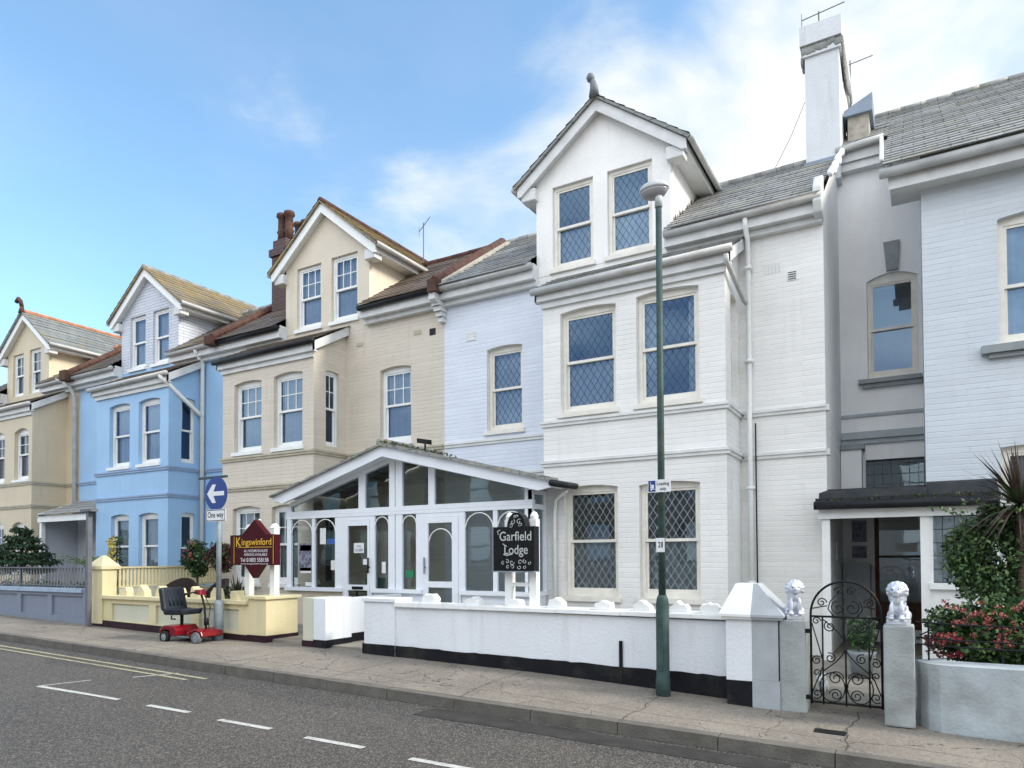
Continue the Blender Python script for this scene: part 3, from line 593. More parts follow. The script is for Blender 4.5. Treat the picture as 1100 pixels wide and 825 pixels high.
# ================================================================== HOUSES
YM, YB = 10.9, 10.0
def string_course(b, x0, x1, bx0, bx1, z, h=.09, pr=.05, right_return=False):
    """moulding along main wall and round a square bay"""
    def seg(u0, u1, mp):
        b.mbox(mp, u0, u1, z, z + h * .55, -pr * .6, .01); b.mbox(mp, u0, u1, z + h * .55, z + h, -pr, .01)
    if x0 < bx0: seg(x0, bx0 - .003, FR(YM))
    if bx1 < x1: seg(bx1 + .003 + pr, x1, FR(YM))
    seg(bx0 - pr, bx1 + pr, FR(YB)); seg(YB + .012, YM - .002, SR(bx1)); seg(YB + .012, YM - .002, SL(bx0))
def house(key, label, x0, x1, bx, dc, W_up, W_gf, W_dorm, link, cols, gut='gutter_grey', style='plain', frame='wood_cream', pane=('lattice', 'lattice_low'), apex=7.65, eave=6.5,
          roofm=('slate', 'slate_side'), zg=-1.5, side_win=(1, 1), roofm_ridge='slate', link_gf=None, strm='string', cat='house', arch=.05, dormmat=None, curt='net', linkmat=None):
    H = thing('terraced_house', label, cat, ((x0 + x1) / 2, YM, zg), 'terraced guest houses along the street')
    mainm, baym = cols; bx0, bx1 = bx
    # main front
    b = MB(); ops = [(bx0 + .12, bx1 - .12, -1.1, 4.05, 0)]
    for l in (link or []): ops.append((*l, .13, arch))
    wall_open(b, FR(YM), x0, x1, zg, 4.96, ops)
    wm = MB()
    e = .006
    wm.quad((x0 + e, YM, zg), (x0 + e, 16, zg), (x0 + e, 16, 4.9), (x0 + e, 13.05, 6.8), (x0 + e, YM, 5.2)); wm.quad((x0, 16, zg), (x1, 16, zg), (x1, 16, 4.9), (x0, 16, 4.9))
    xr = x1 if key == 'garf' else x1 - e
    wm.quad((xr, YM, zg), (xr, 16, zg), (xr, 16, 4.9), (xr, 13.05, 6.8), (xr, YM, 5.22))
    for z in (4.1, 1.7): wm.quad((x0 + .02, YM + .4, z), (x1 - .02, YM + .4, z), (x1 - .02, 15.9, z), (x0 + .02, 15.9, z))
    wm.quad((x0 + .02, YM + 3, zg), (x1 - .02, YM + 3, zg), (x1 - .02, YM + 3, 5), (x0 + .02, YM + 3, 5))
    b.build('wall', linkmat or mainm, H, fixn=False); wm.build('party_wall', baym if key == 'garf' else mainm, H, fixn=False)
    # bay
    b = MB(); op = [(*w_, .13, arch) for w_ in W_up + W_gf]
    wall_open(b, FR(YB), bx0, bx1, zg, 4.14, op)
    sops = []
    if side_win[0]: sops.append((YB + .33, YB + .70, 2.3, 3.85, .1, arch * .6))
    if side_win[1]: sops.append((YB + .33, YB + .70, -.55, 1.12, .1, arch * .6))
    wall_open(b, SR(bx1), YB, YM, zg, 4.14, sops); wall_open(b, SL(bx0), YB, YM, zg, 4.14, [])
    b.prismx([(YB, 4.14), (YM, 4.14), (YM, 4.78), (YB, 4.3)], bx1 - .012, bx1)
    b.prismx([(YB, 4.14), (YM, 4.14), (YM, 4.78), (YB, 4.3)], bx0, bx0 + .012)
    b.build('bay_wall', baym, H, fixn=False)
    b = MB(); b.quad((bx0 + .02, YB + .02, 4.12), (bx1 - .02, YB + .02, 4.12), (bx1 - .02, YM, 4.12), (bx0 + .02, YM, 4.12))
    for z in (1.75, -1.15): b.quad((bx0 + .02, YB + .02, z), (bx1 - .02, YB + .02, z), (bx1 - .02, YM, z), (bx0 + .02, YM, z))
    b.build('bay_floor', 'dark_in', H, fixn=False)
    # bay eaves: fascia, gutter, lean-to roof, verges
    b = MB(); b.box(bx0 - .1, bx1 + .1, YB - .1, YB - .07, 4.12, 4.30); b.box(bx0 - .1, bx1 + .1, YB - .07, YB - .002, 4.11, 4.14)
    b.box(bx0 - .02, bx1 + .02, YB - .045, YB - .001, 4.02, 4.108)
    b.prismx([(YB - .1, 4.12), (YM - .01, 4.68), (YM - .01, 4.86), (YB - .1, 4.30)], bx1 + .07, bx1 + .1); b.prismx([(YB - .1, 4.12), (YM - .01, 4.68), (YM - .01, 4.86), (YB - .1, 4.30)], bx0 - .1, bx0 - .07)
    b.build('bay_fascia', 'fascia', H)
    b = MB(); b.tube([(bx0 - .14, YB - .155, 4.27), (bx1 + .14, YB - .155, 4.30)], .055, 10); b.build('bay_gutter', gut, H, True)
    b = MB(); slates(b, (bx0 - .13, YB - .17, 4.31), (bx1 + .13, YB - .17, 4.31), (bx1 + .13, YM, 4.88), (bx0 - .13, YM, 4.88), 6); b.build('bay_roof', roofm[0], H, fixn=False)
    # strings
    b = MB()
    for z in (2.10, 1.46): string_course(b, x0 + .02, x1 - (0 if key == 'garf' else .02), bx0, bx1, z)
    if key == 'garf':
        for z in (2.10, 1.46): b.mbox(SR(x1), YM + .002, YM + .12, z, z + .088, -.045, .002)
    b.build('string_course', strm, H)
    # main eaves
    dl, dr = dc - 1.22, dc + 1.22
    rf = MB()
    for u0, u1 in ((x0, dl + .05), (dr - .05, x1)):
        if u1 - u0 < .15: continue
        f = MB(); g = MB()
        f.box(u0 + .01, u1, 10.66, 10.70, 4.88, 5.07); f.box(u0 + .01, u1, 10.70, YM - .003, 4.88, 4.91); f.box(u0 + .01, u1 - .002, 10.78, YM - .002, 4.79, 4.878)
        for ue in (u0 + .012, u1 - .03): f.box(ue, ue + .02, 10.701, YM - .004, 4.912, 5.16)
        g.tube([(u0 + .02, 10.6, 5.06), (u1, 10.6, 5.08)], .06, 10)
        f.build('fascia', 'fascia', H); g.build('gutter', gut, H, True)
    TE = (10.52, 5.1); TR = (13.05, 6.85)
    zz = lambda Y: TE[1] + (Y - TE[0]) * (TR[1] - TE[1]) / (TR[0] - TE[0])
    for u0, u1 in ((x0, dl), (dr, x1)):
        if u1 - u0 > .05: slates(rf, (u0, TE[0], TE[1]), (u1, TE[0], TE[1]), (u1, TR[0], TR[1]), (u0, TR[0], TR[1]), 15)
    rf.quad((x0, 13.05, 6.85), (x1, 13.05, 6.85), (x1, 16.2, 4.8), (x0, 16.2, 4.8))
    rfo = rf.build('roof', roofm[0], H, fixn=False)
    b = MB(); ridge(b, (x0, 13.05, 6.86), (x1, 13.05, 6.86), .07); b.build('ridge_tiles', roofm_ridge, rfo, True)
    # dormer
    dm = dormmat or baym
    D = MB(); sl = (apex - eave) / 1.5
    zw = eave - .05 + sl * .28
    wall_open(D, FR(YM), dl, dr, 4.963, zw, [(*w_, .1, 0) for w_ in W_dorm])
    D.quad((dl, YM, zw), (dr, YM, zw), (dc, YM, zw + 1.22 * sl))
    for X in (dl, dr): D.quad((X, YM, 4.7), (X, YM, zw), (X, 14.4, zw), (X, 14.4, 5.5))
    do = D.build('dormer', dm, H, fixn=False)
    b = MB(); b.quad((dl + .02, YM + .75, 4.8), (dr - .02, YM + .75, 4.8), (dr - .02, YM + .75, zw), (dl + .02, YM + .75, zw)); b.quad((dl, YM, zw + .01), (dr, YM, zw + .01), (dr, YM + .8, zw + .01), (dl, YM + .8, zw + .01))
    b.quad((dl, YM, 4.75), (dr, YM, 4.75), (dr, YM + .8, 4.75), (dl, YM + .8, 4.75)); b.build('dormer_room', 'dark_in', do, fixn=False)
    # barge boards (triangular pair) with soffit and side fascia
    b = MB(); yo = 10.74; apex += .05; eave += .03
    for s in (-1, 1):
        tip = (dc + s * 1.52, eave - .02); ap = (dc, apex + .0)
        b.prism([(tip[0], tip[1] - .02), (ap[0], ap[1]), (ap[0], ap[1] - .2), (tip[0] - s * .07, tip[1] - .17), (tip[0], tip[1] - .17)], yo, yo + .035)
        b.prism([(tip[0] - s * .03, tip[1] - .12), (ap[0], ap[1] - .12), (ap[0], ap[1] - .155), (tip[0] - s * .03, tip[1] - .155)], yo + .036, YM - .002)
        xx = sorted((tip[0] - s * .05, tip[0] - s * .02)); b.box(xx[0], xx[1], yo + .036, 13.3, eave - .16, eave - .03)
        xx = sorted((dc + s * 1.221, tip[0] - s * .051)); b.box(xx[0], xx[1], yo + .25, 13.3, eave - .155, eave - .13)
    b.build('bargeboard', 'white_paint' if key != 'garf' else 'fascia', do)
    b = MB()
    for s in (-1, 1):
        A = (dc + s * 1.58, yo - .06, eave - .01); B_ = (dc + s * 1.58, 15.0, eave - .01); C_ = (dc, 15.0, apex + .05); D_ = (dc, yo - .06, apex + .05)
        slates(b, A, B_, C_, D_, 9)
        b.prism([(dc + s * 1.60, eave - .025), (dc, apex + .045), (dc, apex + .005), (dc + s * 1.56, eave - .06)], yo - .05, yo + .1)
    b.build('dormer_roof', roofm[1], do, fixn=False)
    b = MB(); ridge(b, (dc, yo - .03, apex + .05), (dc, 15, apex + .05), .07); b.build('dormer_ridge', roofm_ridge, do, True)
    for s in (-1, 1):
        b = MB(); b.tube([(dc + s * 1.59, yo - .02, eave - .04), (dc + s * 1.59, 13.2, eave - .04)], .05, 8); b.build('dormer_gutter', 'gutter_grey', do, True)
        b = MB(); xx = sorted((dc + s * 1.18, dc + s * 1.46)); b.box(xx[0], xx[1], yo + .04, YM + .12, eave - .27, eave - .06); b.build('corbel', 'fascia', do, bevel=.02)
    # windows
    for i, w_ in enumerate(W_up): sash(H, FR(YB), *w_, frame, pane[0], style, curtain=curt, arch=arch, cur=('low' if i == 0 else 'sides') if key == 'garf' else None)
    for w_ in W_gf: sash(H, FR(YB), *w_, frame, pane[1], style, curtain='net_thin' if key == 'garf' else curt, arch=arch, cur='low' if key == 'garf' else None)
    for w_ in W_dorm: sash(do, FR(YM), *w_, frame, pane[0], style, curtain=curt if key != 'garf' else 'net', d=.06, cur='low' if key == 'garf' else None, sill=key != 'far')
    for l in (link or []): sash(H, FR(YM), *l, frame, pane[0], style, curtain=curt, arch=arch)
    if side_win[0]: sash(H, SR(bx1), YB + .33, YB + .70, 2.3, 3.85, frame, pane[0], 'georgian2' if style != 'plain' else 'plain', fw=.035, d=.06, curtain=None, sill=False, arch=arch * .6)
    if side_win[1]: sash(H, SR(bx1), YB + .33, YB + .70, -.55, 1.12, frame, pane[1], 'georgian2' if style != 'plain' else 'plain', fw=.035, d=.06, curtain=None, sill=False, arch=arch * .6)
    return H, do

# --- white guest house (centre)
GH, GD = house('garf', 'tall white guest house with diamond leaded sash windows behind the green lamp post', -7.82, -1.14, (-5.22, -2.33), -4.59,
               [(-4.91, -3.97, 2.29, 3.93), (-3.64, -2.70, 2.29, 3.96)], [(-4.86, -3.96, -.6, 1.13), (-3.62, -2.71, -.6, 1.12)],
               [(-5.49, -4.72, 5.04, 6.5), (-4.46, -3.68, 5.04, 6.5)], [(-6.86, -6.11, 2.33, 3.88)], ('white_brick', 'white_brick'),
               apex=7.65, eave=6.57, side_win=(1, 0), dormmat='white_render', arch=.04)
# pale blue paint only on the link wall left of the bay: a skin of its own colour
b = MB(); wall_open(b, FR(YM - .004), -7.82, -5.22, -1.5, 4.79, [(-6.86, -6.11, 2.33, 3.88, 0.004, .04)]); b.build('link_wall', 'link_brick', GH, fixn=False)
b = MB(); b.tube([(-2.17, 10.62, 5.02), (-2.17, 10.66, 4.9), (-2.17, 10.80, 4.72), (-2.17, 10.80, 2.3), (-2.17, 10.78, 2.1), (-2.17, 10.78, -1.3)], .038, 10)
for z in (4.3, 2.9, 1.0, -.4): b.box(-2.225, -2.115, 10.74, 10.87, z, z + .05)
b.build('downpipe', 'white_paint', GH, True)
b = MB(); b.tube([(-2.27, 9.84, 4.22), (-2.27, 9.88, 4.12), (-2.22, 10.72, 3.83), (-2.19, 10.80, 3.8)], .035, 8); b.build('downpipe', 'gutter_grey', GH, True)
b = MB(); b.tube([(-2.10, 10.85, 2.0), (-2.10, 10.85, -1.2)], .011, 6); b.build('cable', 'gutter_black', GH, True)
b = MB(); b.mbox(FR(YM), -1.63, -1.50, 4.06, 4.2, -.012, .0)
for k in range(4): b.mbox(FR(YM), -1.62, -1.51, 4.075 + k * .032, 4.085 + k * .032, -.02, -.011, 1)
b.build('air_brick', ['white_paint', 'gutter_black'], GH)
b = MB()
for k in range(5): b.mbox(FR(YM), -1.95 + k * .05, -1.935 + k * .05, 4.22, 4.36, -.012, -.002)
b.build('air_brick', 'string', GH)
for x in (-7.3, -5.55):
    b = MB(); b.mbox(FR(YM), x - .01, x + .2, 4.07, 4.25, -.012, -.0045)
    for k in range(3):
        for j in range(3): b.mbox(FR(YM), x + k * .07, x + .05 + k * .07, 4.08 + j * .06, 4.12 + j * .06, -.018, -.011)
    b.build('air_brick', 'string', GH)
# corner wall side facing the recess
b = MB(); b.box(-2.40 + .08, -2.33 + .002, 10.3, 10.72, -.62, 1.12); b.build('blind_recess', 'white_paint', GH)
# parapet corbel at the party wall
b = MB(); b.prismx([(10.62, 4.86), (10.89, 4.80), (10.89, 5.50), (10.7, 5.40), (10.56, 5.2), (10.56, 5.0)], -1.24, -1.12); b.build('kneeler', 'fascia', GH, bevel=.03)
# chimney on the party wall
b = MB(); b.box(-1.60, -1.065, 12.9, 14.75, 6.4, 8.80)
b.box(-1.635, -1.03, 12.86, 14.79, 8.62, 8.80); b.box(-1.67, -1.015, 12.81, 14.84, 8.80, 9.13)
ch = b.build('chimney', 'chimney_grey', GH)
b = MB(); b.box(-1.63, -1.05, 12.872, 12.896, 6.62, 6.78); b.build('flashing', 'lead', ch)
el_ = []
for i in range(34):
    x = -1.63 + .62 * i / 33; dz = random.uniform(.02, .09); el_.append(((x, 12.865, 8.76 - dz * .4), (.03, .03, dz)))
for i in range(70):
    y = 12.87 + 1.9 * i / 69; dz = random.uniform(.03, .10) + .16 * max(0, math.sin((y - 13) * 2.2)); el_.append(((-1.02, y, 8.78 - dz * .5), (.035, .035, dz)))
for i in range(14): el_.append(((-1.645, 12.9 + random.random() * .3, 8.58 + random.random() * .17), (.03, .04, .08)))
remesh_blob('broken_render', el_, 'chimney_stain', ch, .014)
b = MB(); b.lathe((-1.45, 13.4, 9.13), [(.14, 0), (.12, .05), (.06, .1)], 10); b.lathe((-1.2, 13.1, 9.13), [(.11, 0), (.1, .1), (.04, .15)], 10); b.build('flaunching', 'stone', ch, True)
b = MB(); b.tube([(-4.59, 10.68, 7.70), (-4.59, 10.68, 7.85), (-4.62, 10.68, 7.98)], .09, 12, r1=.045); b.lathe((-4.65, 10.67, 8.03), [(.01, -.075), (.05, -.055), (.072, 0), (.05, .055), (.01, .075)], 14)
b.build('finial', 'dull_grey', GD, True)
b = MB()
for _ in range(70):
    t_ = random.random(); x = -3.36 + .02 * random.random(); y = 10.95 + 1.6 * t_; b.leaf((x + .02, y, 5.38 + .69 * (y - 10.95) - .02), random.uniform(.05, .17), 0, Vector((.1 * random.gauss(0, 1), .1 * random.gauss(0, 1), 1)), .15)
b.build('roof_weeds', 'grey_leaf', GD, fixn=False)['kind'] = 'stuff'

# --- cream guest house
CH, CD = house('cream', 'cream guest house with georgian barred sash windows beside the conservatory', -14.22, -7.82, (-13.10, -10.36), -10.93,
               [(-12.72, -11.87, 2.28, 3.80), (-11.50, -10.67, 2.28, 3.82)], [(-12.76, -11.91, -.5, 1.13), (-11.55, -10.79, -.5, 1.12)],
               [(-11.80, -11.07, 5.03, 6.40), (-10.77, -10.03, 5.03, 6.42)], [(-9.42, -8.63, 2.33, 3.86)], ('cream_brick', 'cream_brick'), gut='gutter_black', style='georgian', frame='white_paint',
               pane=('glass', 'glass_low'), apex=7.54, eave=6.36, roofm=('tile_brown', 'slate_moss'), roofm_ridge='tile_red', strm='string_cream', curt='net_thin', dormmat='cream_render')
b = MB(); b.box(-14.0, -13.5, 12.1, 13.3, 5.9, 7.6); b.box(-14.06, -13.44, 12.05, 13.35, 7.6, 7.78); b.box(-13.96, -13.5, 12.1, 13.3, 7.78, 8.0)
c2 = b.build('chimney', 'brick_dark', CH)
for x, y in ((-13.86, 12.3), (-13.6, 12.3), (-13.86, 12.85), (-13.6, 12.85)):
    b = MB(); b.lathe((x, y, 8.0), [(.12, 0), (.10, .2), (.13, .27), (.10, .30), (.095, .62), (.14, .66), (.13, .74), (.08, .74)], 14); b.build('chimney_pot', 'tile_red', c2, True)
b = MB(); b.mbox(FR(YM), -8.17, -8.03, 4.33, 4.46, -.01, .0); b.build('air_brick', 'gutter_black', CH)
for x in (-8.55, -10.05): b = MB(); b.mbox(FR(YM), x, x + .17, 4.4, 4.48, -.012, 0); b.build('air_brick', 'string_cream', CH)
# party kneeler between cream and white houses
b = MB(); b.prismx([(10.5, 4.86), (10.88, 4.7), (10.88, 5.2), (10.5, 5.05)], -7.90, -7.76)
for k in range(4): b.box(-7.92 + .012 * k, -7.74 - .012 * k, 10.62 + k * .05, 10.885, 4.78 - k * .09, 4.86 - k * .09)
b.build('kneeler', 'fascia', CH)
def raked(b, X, w_, r=.1):
    n = 9
    for k in range(n):
        y0 = 10.55 + (13.05 - 10.55) * k / n; y1 = 10.55 + (13.05 - 10.55) * (k + .97) / n; z = lambda y: 5.14 + (y - 10.52) * .69 + .03
        b.tube([(X, y0, z(y0)), (X, y1, z(y1))], r, 8)
b = MB(); raked(b, -7.80, .2, .10); b.box(-7.9, -7.7, 10.45, 10.7, 4.98, 5.22); b.build('verge_tiles', 'tile_red', CH)
b = MB(); b.hexa([(-7.68, 10.6, 5.12), (-7.56, 10.6, 5.12), (-7.56, 13.05, 6.81), (-7.68, 13.05, 6.81), (-7.68, 10.6, 5.22), (-7.56, 10.6, 5.2), (-7.56, 13.05, 6.9), (-7.68, 13.05, 6.92)]); b.build('mortar_fillet', 'mortar', CH)
b = MB(); raked(b, -14.22, .2, .09); b.box(-14.34, -14.1, 10.42, 10.7, 5.0, 5.2); b.build('verge_tiles', 'tile_red', CH)

# --- blue house
BH, BD = house('blue', 'sky blue terraced house with tile hung dormer and open porch', -20.40, -14.22, (-17.95, -15.02), -17.20,
               [(-17.39, -16.54, 2.28, 3.84), (-16.18, -15.34, 2.28, 3.84)], [(-17.30, -16.55, -.45, 1.12), (-16.15, -15.38, -.45, 1.12)],
               [(-18.03, -17.36, 5.03, 6.42), (-17.04, -16.38, 5.03, 6.42)], None, ('blue_render', 'blue_render'), style='plain', frame='white_paint',
               pane=('glass', 'glass_low'), apex=7.47, eave=6.35, roofm=('tile_brown', 'slate_moss'), roofm_ridge='slate', strm='string_blue', curt='net', dormmat='tile_hung')
b = MB(); b.tube([(-15.1, 9.82, 4.26), (-15.02, 9.9, 4.15), (-14.96, 10.7, 3.55), (-14.93, 10.82, 3.45)], .05, 8); b.tube([(-14.9, 10.6, 5.02), (-14.93, 10.66, 4.95), (-14.93, 10.82, 4.75), (-14.93, 10.82, -1.2)], .05, 8); b.build('downpipe', 'white_paint', BH, True)
b = MB(); b.mbox(FR(YM), -18.62, -18.48, 3.1, 3.9, .0, .01); b.build('slit_window', 'lead', BH)
# porch
b = MB(); b.box(-20.35, -20.25, 9.85, 9.95, -1.1, 1.02); b.build('porch_post', 'white_paint', BH)
b = MB(); b.box(-20.40, -18.05, 9.82, 9.88, 1.02, 1.18); b.prismx([(9.82, 1.14), (10.88, 1.56), (10.88, 1.66), (9.82, 1.24)], -20.42, -20.36); b.build('porch_fascia', 'white_paint', BH)
b = MB(); slates(b, (-20.36, 9.75, 1.2), (-18.0, 9.75, 1.2), (-18.0, 10.88, 1.66), (-20.36, 10.88, 1.66), 5); b.build('porch_roof', 'slate', BH, fixn=False)
b = MB(); b.box(-20.40, -20.36, 9.96, 10.88, -1.1, 1.14); b.build('porch_side', 'porch_grey', BH)
b = MB(); b.box(-20.34, -18.65, 10.82, 10.89, -1.1, 1.3); b.build('porch_panel', 'porch_grey', BH)
b = MB(); b.box(-18.63, -18.0, 10.80, 10.89, -1.1, .95); b.build('front_door', 'door_brown', BH)

# --- far cream house
FH, FD = house('far', 'yellow cream terraced house with orange ridge tiles at far left', -26.6, -20.40, (-24.1, -21.1), -23.30,
               [(-23.4, -22.6, 2.25, 3.7), (-22.05, -21.28, 2.25, 3.7)], [(-23.4, -22.6, -.3, 1.1), (-22.13, -21.47, -.3, 1.08)],
               [(-24.17, -23.54, 5.03, 6.33), (-23.19, -22.55, 5.03, 6.36)], [(-21.0, -20.78 + .0, 2.34, 3.84)] if False else None, ('far_cream', 'far_cream'), style='georgian2', frame='white_paint',
               pane=('glass_low', 'glass_low'), apex=7.42, eave=6.3, roofm=('tile_brown', 'slate_side'), roofm_ridge='terracotta', strm='string_cream', curt='curtain_mauve', side_win=(0, 0), arch=.1)
b = MB(); b.tube([(-23.3, 10.72, 7.46), (-23.3, 10.72, 7.66)], .1, 8, r1=.05); b.tube([(-23.3, 10.72, 7.66), (-23.33, 10.7, 7.82), (-23.45, 10.7, 7.92), (-23.58, 10.7, 7.84)], .06, 8); b.build('finial', 'tile_red', FD, True)
b = MB(); b.box(-24.8, -22.6, 14.6, 15.2, 6.8, 8.25); c3 = b.build('chimney', 'brick_dark', FH)
for x in (-24.4, -23.75, -23.1):
    b = MB(); b.lathe((x, 14.9, 8.25), [(.17, 0), (.14, .2), (.19, .28), (.19, .36), (.1, .37)], 12); b.build('chimney_pot', 'tile_red', c3, True)
b = MB(); raked(b, -20.40, .2, .09); b.box(-20.55, -20.25, 10.4, 10.7, 4.98, 5.25); b.build('verge_tiles', 'tile_red', FH)
b = MB(); b.tube([(-20.75, 10.6, 5.02), (-20.5, 10.68, 4.85), (-20.5, 10.8, 4.6), (-20.48, 10.82, -1.1)], .055, 8); b.tube([(-20.95, 10.55, 5.1), (-20.7, 10.6, 5.0)], .05, 8); b.build('downpipe', 'gutter_grey', FH, True)
# narrow sash beside the far bay
b = MB(); b.mbox(FR(YM), -21.02, -20.62, 2.3, 3.85, -.004, .0); 

# --- right hand house with recess
XR = .08
RH = thing('terraced_house', 'cool white house with recessed entrance and square leaded porch window at right', 'house', (2, 10.9, -1.5), 'terraced guest houses along the street')
b = MB()
wall_open(b, FR(YM), XR, 6.5, -1.5, 4.96, [(.92, 1.92, 2.72, 4.39, .12, .05), (.91, 1.9, -.1, 1.42, .12, .03), (3.4, 4.4, 2.72, 4.39, .12, .05)])
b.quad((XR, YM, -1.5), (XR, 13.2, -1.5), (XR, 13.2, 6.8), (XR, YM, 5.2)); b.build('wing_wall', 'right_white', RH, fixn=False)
b = MB(); wall_open(b, FR(13.2), -1.14, XR, -1.5, 6.75, [(-.72, .02, 3.0, 4.74, .12, .1), (-.62, .05, -1.2, .85, .1, 0)])
b.quad((6.5, YM, -1.5), (6.5, 18, -1.5), (6.5, 18, 7), (6.5, YM, 5)); b.quad((-1.1, 18, -1.5), (6.5, 18, -1.5), (6.5, 18, 7), (-1.1, 18, 7)); b.quad((-1.13, 13.2, -1.5), (-1.13, 18, -1.5), (-1.13, 18, 7.3), (-1.13, 15.8, 8.85), (-1.13, 13.2, 6.9))
b.quad((.1, 14.6, -1.5), (6.4, 14.6, -1.5), (6.4, 14.6, 6.8), (.1, 14.6, 6.8)); b.quad((-1.1, 14.8, -1.5), (.1, 14.8, -1.5), (.1, 14.8, 6.8), (-1.1, 14.8, 6.8))
for z in (1.9, 5.0): b.quad((-1.1, 13.3, z), (.07, 13.3, z), (.07, 15, z), (-1.1, 15, z)); b.quad((.1, 11.1, z), (6.4, 11.1, z), (6.4, 14.6, z), (.1, 14.6, z))
b.build('recess_wall', 'right_render', RH, fixn=False)
sash(RH, FR(YM), .92, 1.92, 2.72, 4.39, 'wood_cream', 'glass', 'plain', arch=.05, curtain='curtain_blue', cur='sides', rail=3.48, fw=.07)
sash(RH, FR(YM), .91, 1.9, -.1, 1.42, 'wood_cream', 'glass_low', 'plain', arch=.03, curtain='curtain_mauve', cur=None, fw=.07)
sash(RH, FR(YM), 3.4, 4.4, 2.72, 4.39, 'wood_cream', 'glass', 'plain', arch=.05, curtain='curtain_blue', cur='sides')
sash(RH, FR(13.2), -.72, .02, 3.0, 4.74, 'wood_cream', 'glass', 'plain', arch=.1, curtain=None, fw=.055, rail=3.82, sill=False, d=.05)
b = MB(); b.mbox(FR(13.2), -.86, .07, 2.90, 2.97, -.12, .0); b.mbox(FR(13.2), -.80, .07, 2.83, 2.898, -.07, .0); b.build('sill', 'sage', RH)
b = MB(); b.mbox(FR(YM), .72, 2.05, 2.60, 2.70, -.12, 0); b.mbox(FR(YM), .8, 2.0, 2.54, 2.598, -.07, 0); b.build('sill', 'sage', RH)
b = MB(); b.prism([(-.42, 4.76), (-.25, 4.76), (-.22, 5.24), (-.46, 5.24)], 13.14, 13.198); b.build('keystone', 'sage', RH)
b = MB()
for z, h, pr, y in ((2.36, .05, .03, 13.2), (1.98, .12, .09, 13.2), (1.90, .078, .05, 13.2)): b.mbox(FR(y), -1.135, XR - .002, z, z + h, -pr, 0)
b.build('string_course', 'right_garden_wall', RH)
b = MB(); b.box(-1.13, -.82, 12.9, 13.195, .98, 1.78); bl = b.build('stair_block', 'right_render', RH)
b = MB(); b.box(-1.13, -.78, 12.86, 13.19, 1.782, 1.86); b.build('cap', 'sage', bl)
b = MB(); b.mbox(FR(13.2), -.77, XR - .004, 1.0, 1.62, -.05, -.01); lw = b.build('leaded_fanlight', 'gutter_black', RH)
b = MB(); b.quad((-.76, 13.14, 1.12), (XR - .01, 13.14, 1.12), (XR - .01, 13.14, 1.58), (-.76, 13.14, 1.58)); b.build('pane', 'square_lead', lw, fixn=False)
# roof
b = MB(); t69 = (6.9 - 5.15) / (13.0 - 10.5)
slates(b, (-.36, 10.45, 5.2), (6.8, 10.45, 5.2), (6.8, 15.8, 8.85), (-.36, 15.8, 8.85), 27)
slates(b, (-1.16, 12.95, 6.92), (-.36, 12.95, 6.92), (-.36, 15.8, 8.85), (-1.16, 15.8, 8.85), 14)
b.quad((-1.16, 15.8, 8.85), (6.8, 15.8, 8.85), (6.8, 18.5, 6.8), (-1.16, 18.5, 6.8)); r_ = b.build('roof', 'slate', RH, fixn=False)
b = MB(); ridge(b, (-1.1, 15.8, 8.87), (6.8, 15.8, 8.87), .06); b.build('ridge_tiles', 'slate', r_, True)
b = MB(); b.box(-.28, 6.8, 10.60, 10.64, 4.92, 5.15); b.box(-.28, 6.8, 10.64, YM + .3, 4.95, 4.98); b.prismx([(10.6, 4.92), (13, 6.6), (13, 6.85), (10.6, 5.15)], -.30, -.281)
b.box(-.28, XR - .002, YM + .301, 13.0, 4.95, 4.98) if False else None
b.box(-1.12, -.3, 13.0, 13.04, 6.68, 6.88); b.box(-1.12, XR, 13.05, 13.198, 6.55, 6.68); b.build('fascia', 'fascia', RH)
b = MB(); b.tube([(-.40, 10.52, 5.12), (6.8, 10.52, 5.16)], .065, 10); b.tube([(-1.14, 12.92, 6.86), (-.42, 12.92, 6.9)], .06, 10); b.build('gutter', 'gutter_grey', RH, True)
b = MB(); b.tube([(-.45, 12.85, 6.85), (-.40, 11.4, 5.85), (-.38, 10.8, 5.45)], .03, 8); b.build('roof_pipe', 'white_paint', RH, True)
b = MB(); b.box(-.99, -.66, 13.5, 14.1, 6.9, 7.72); cs = b.build('chimney', 'mortar', RH)
b = MB(); b.hexa([(-1.05, 13.42, 7.70), (-.6, 13.42, 7.70), (-.6, 14.2, 7.75), (-1.05, 14.2, 7.75), (-1.05, 13.5, 7.85), (-.6, 13.5, 8.05), (-.6, 14.15, 8.1), (-1.05, 14.15, 7.9)]); b.build('cowl', 'lead', cs)
remesh_blob('mortar_fillet', [((-1.04 + random.uniform(-.03, .03), 11.1 + k * .045, 5.60 + k * .045 * .69), (random.uniform(.03, .05), .06, random.uniform(.035, .06))) for k in range(42)], 'right_render', RH, .016)
# porch
YP = 10.62
b = MB(); b.box(-1.24, .86, 10.42, 10.9 - .004, .70, .80); b.box(-1.136, XR - .002, 10.9, 13.19, .86, .96)
b.hexa([(XR, 10.55, .8), (.86, 10.55, .8), (.86, 10.896, .8), (XR, 10.896, .8), (XR, 10.72, .96), (.84, 10.72, .96), (.84, 10.896, 1.0), (XR, 10.896, 1.0)])
b.hexa([(-1.2, 10.45, .8), (XR, 10.45, .8), (XR, 10.9, .85), (-1.134, 10.9, .85), (-1.2, 10.5, .88), (XR, 10.5, .88), (XR, 10.9, .95), (-1.134, 10.9, .95)])
p_ = b.build('porch_roof', 'felt', RH)
b = MB(); b.tube([(-1.25, 10.36, .70), (.84, 10.36, .68)], .06, 10); b.tube([(.78, 10.36, .66), (.72, 10.5, .5), (.66, 10.8, .35)], .025, 8); b.tube([(.84, 10.36, .64), (.6, 10.4, .3)], .012, 6); b.build('porch_gutter', 'gutter_black', RH, True)
b = MB()
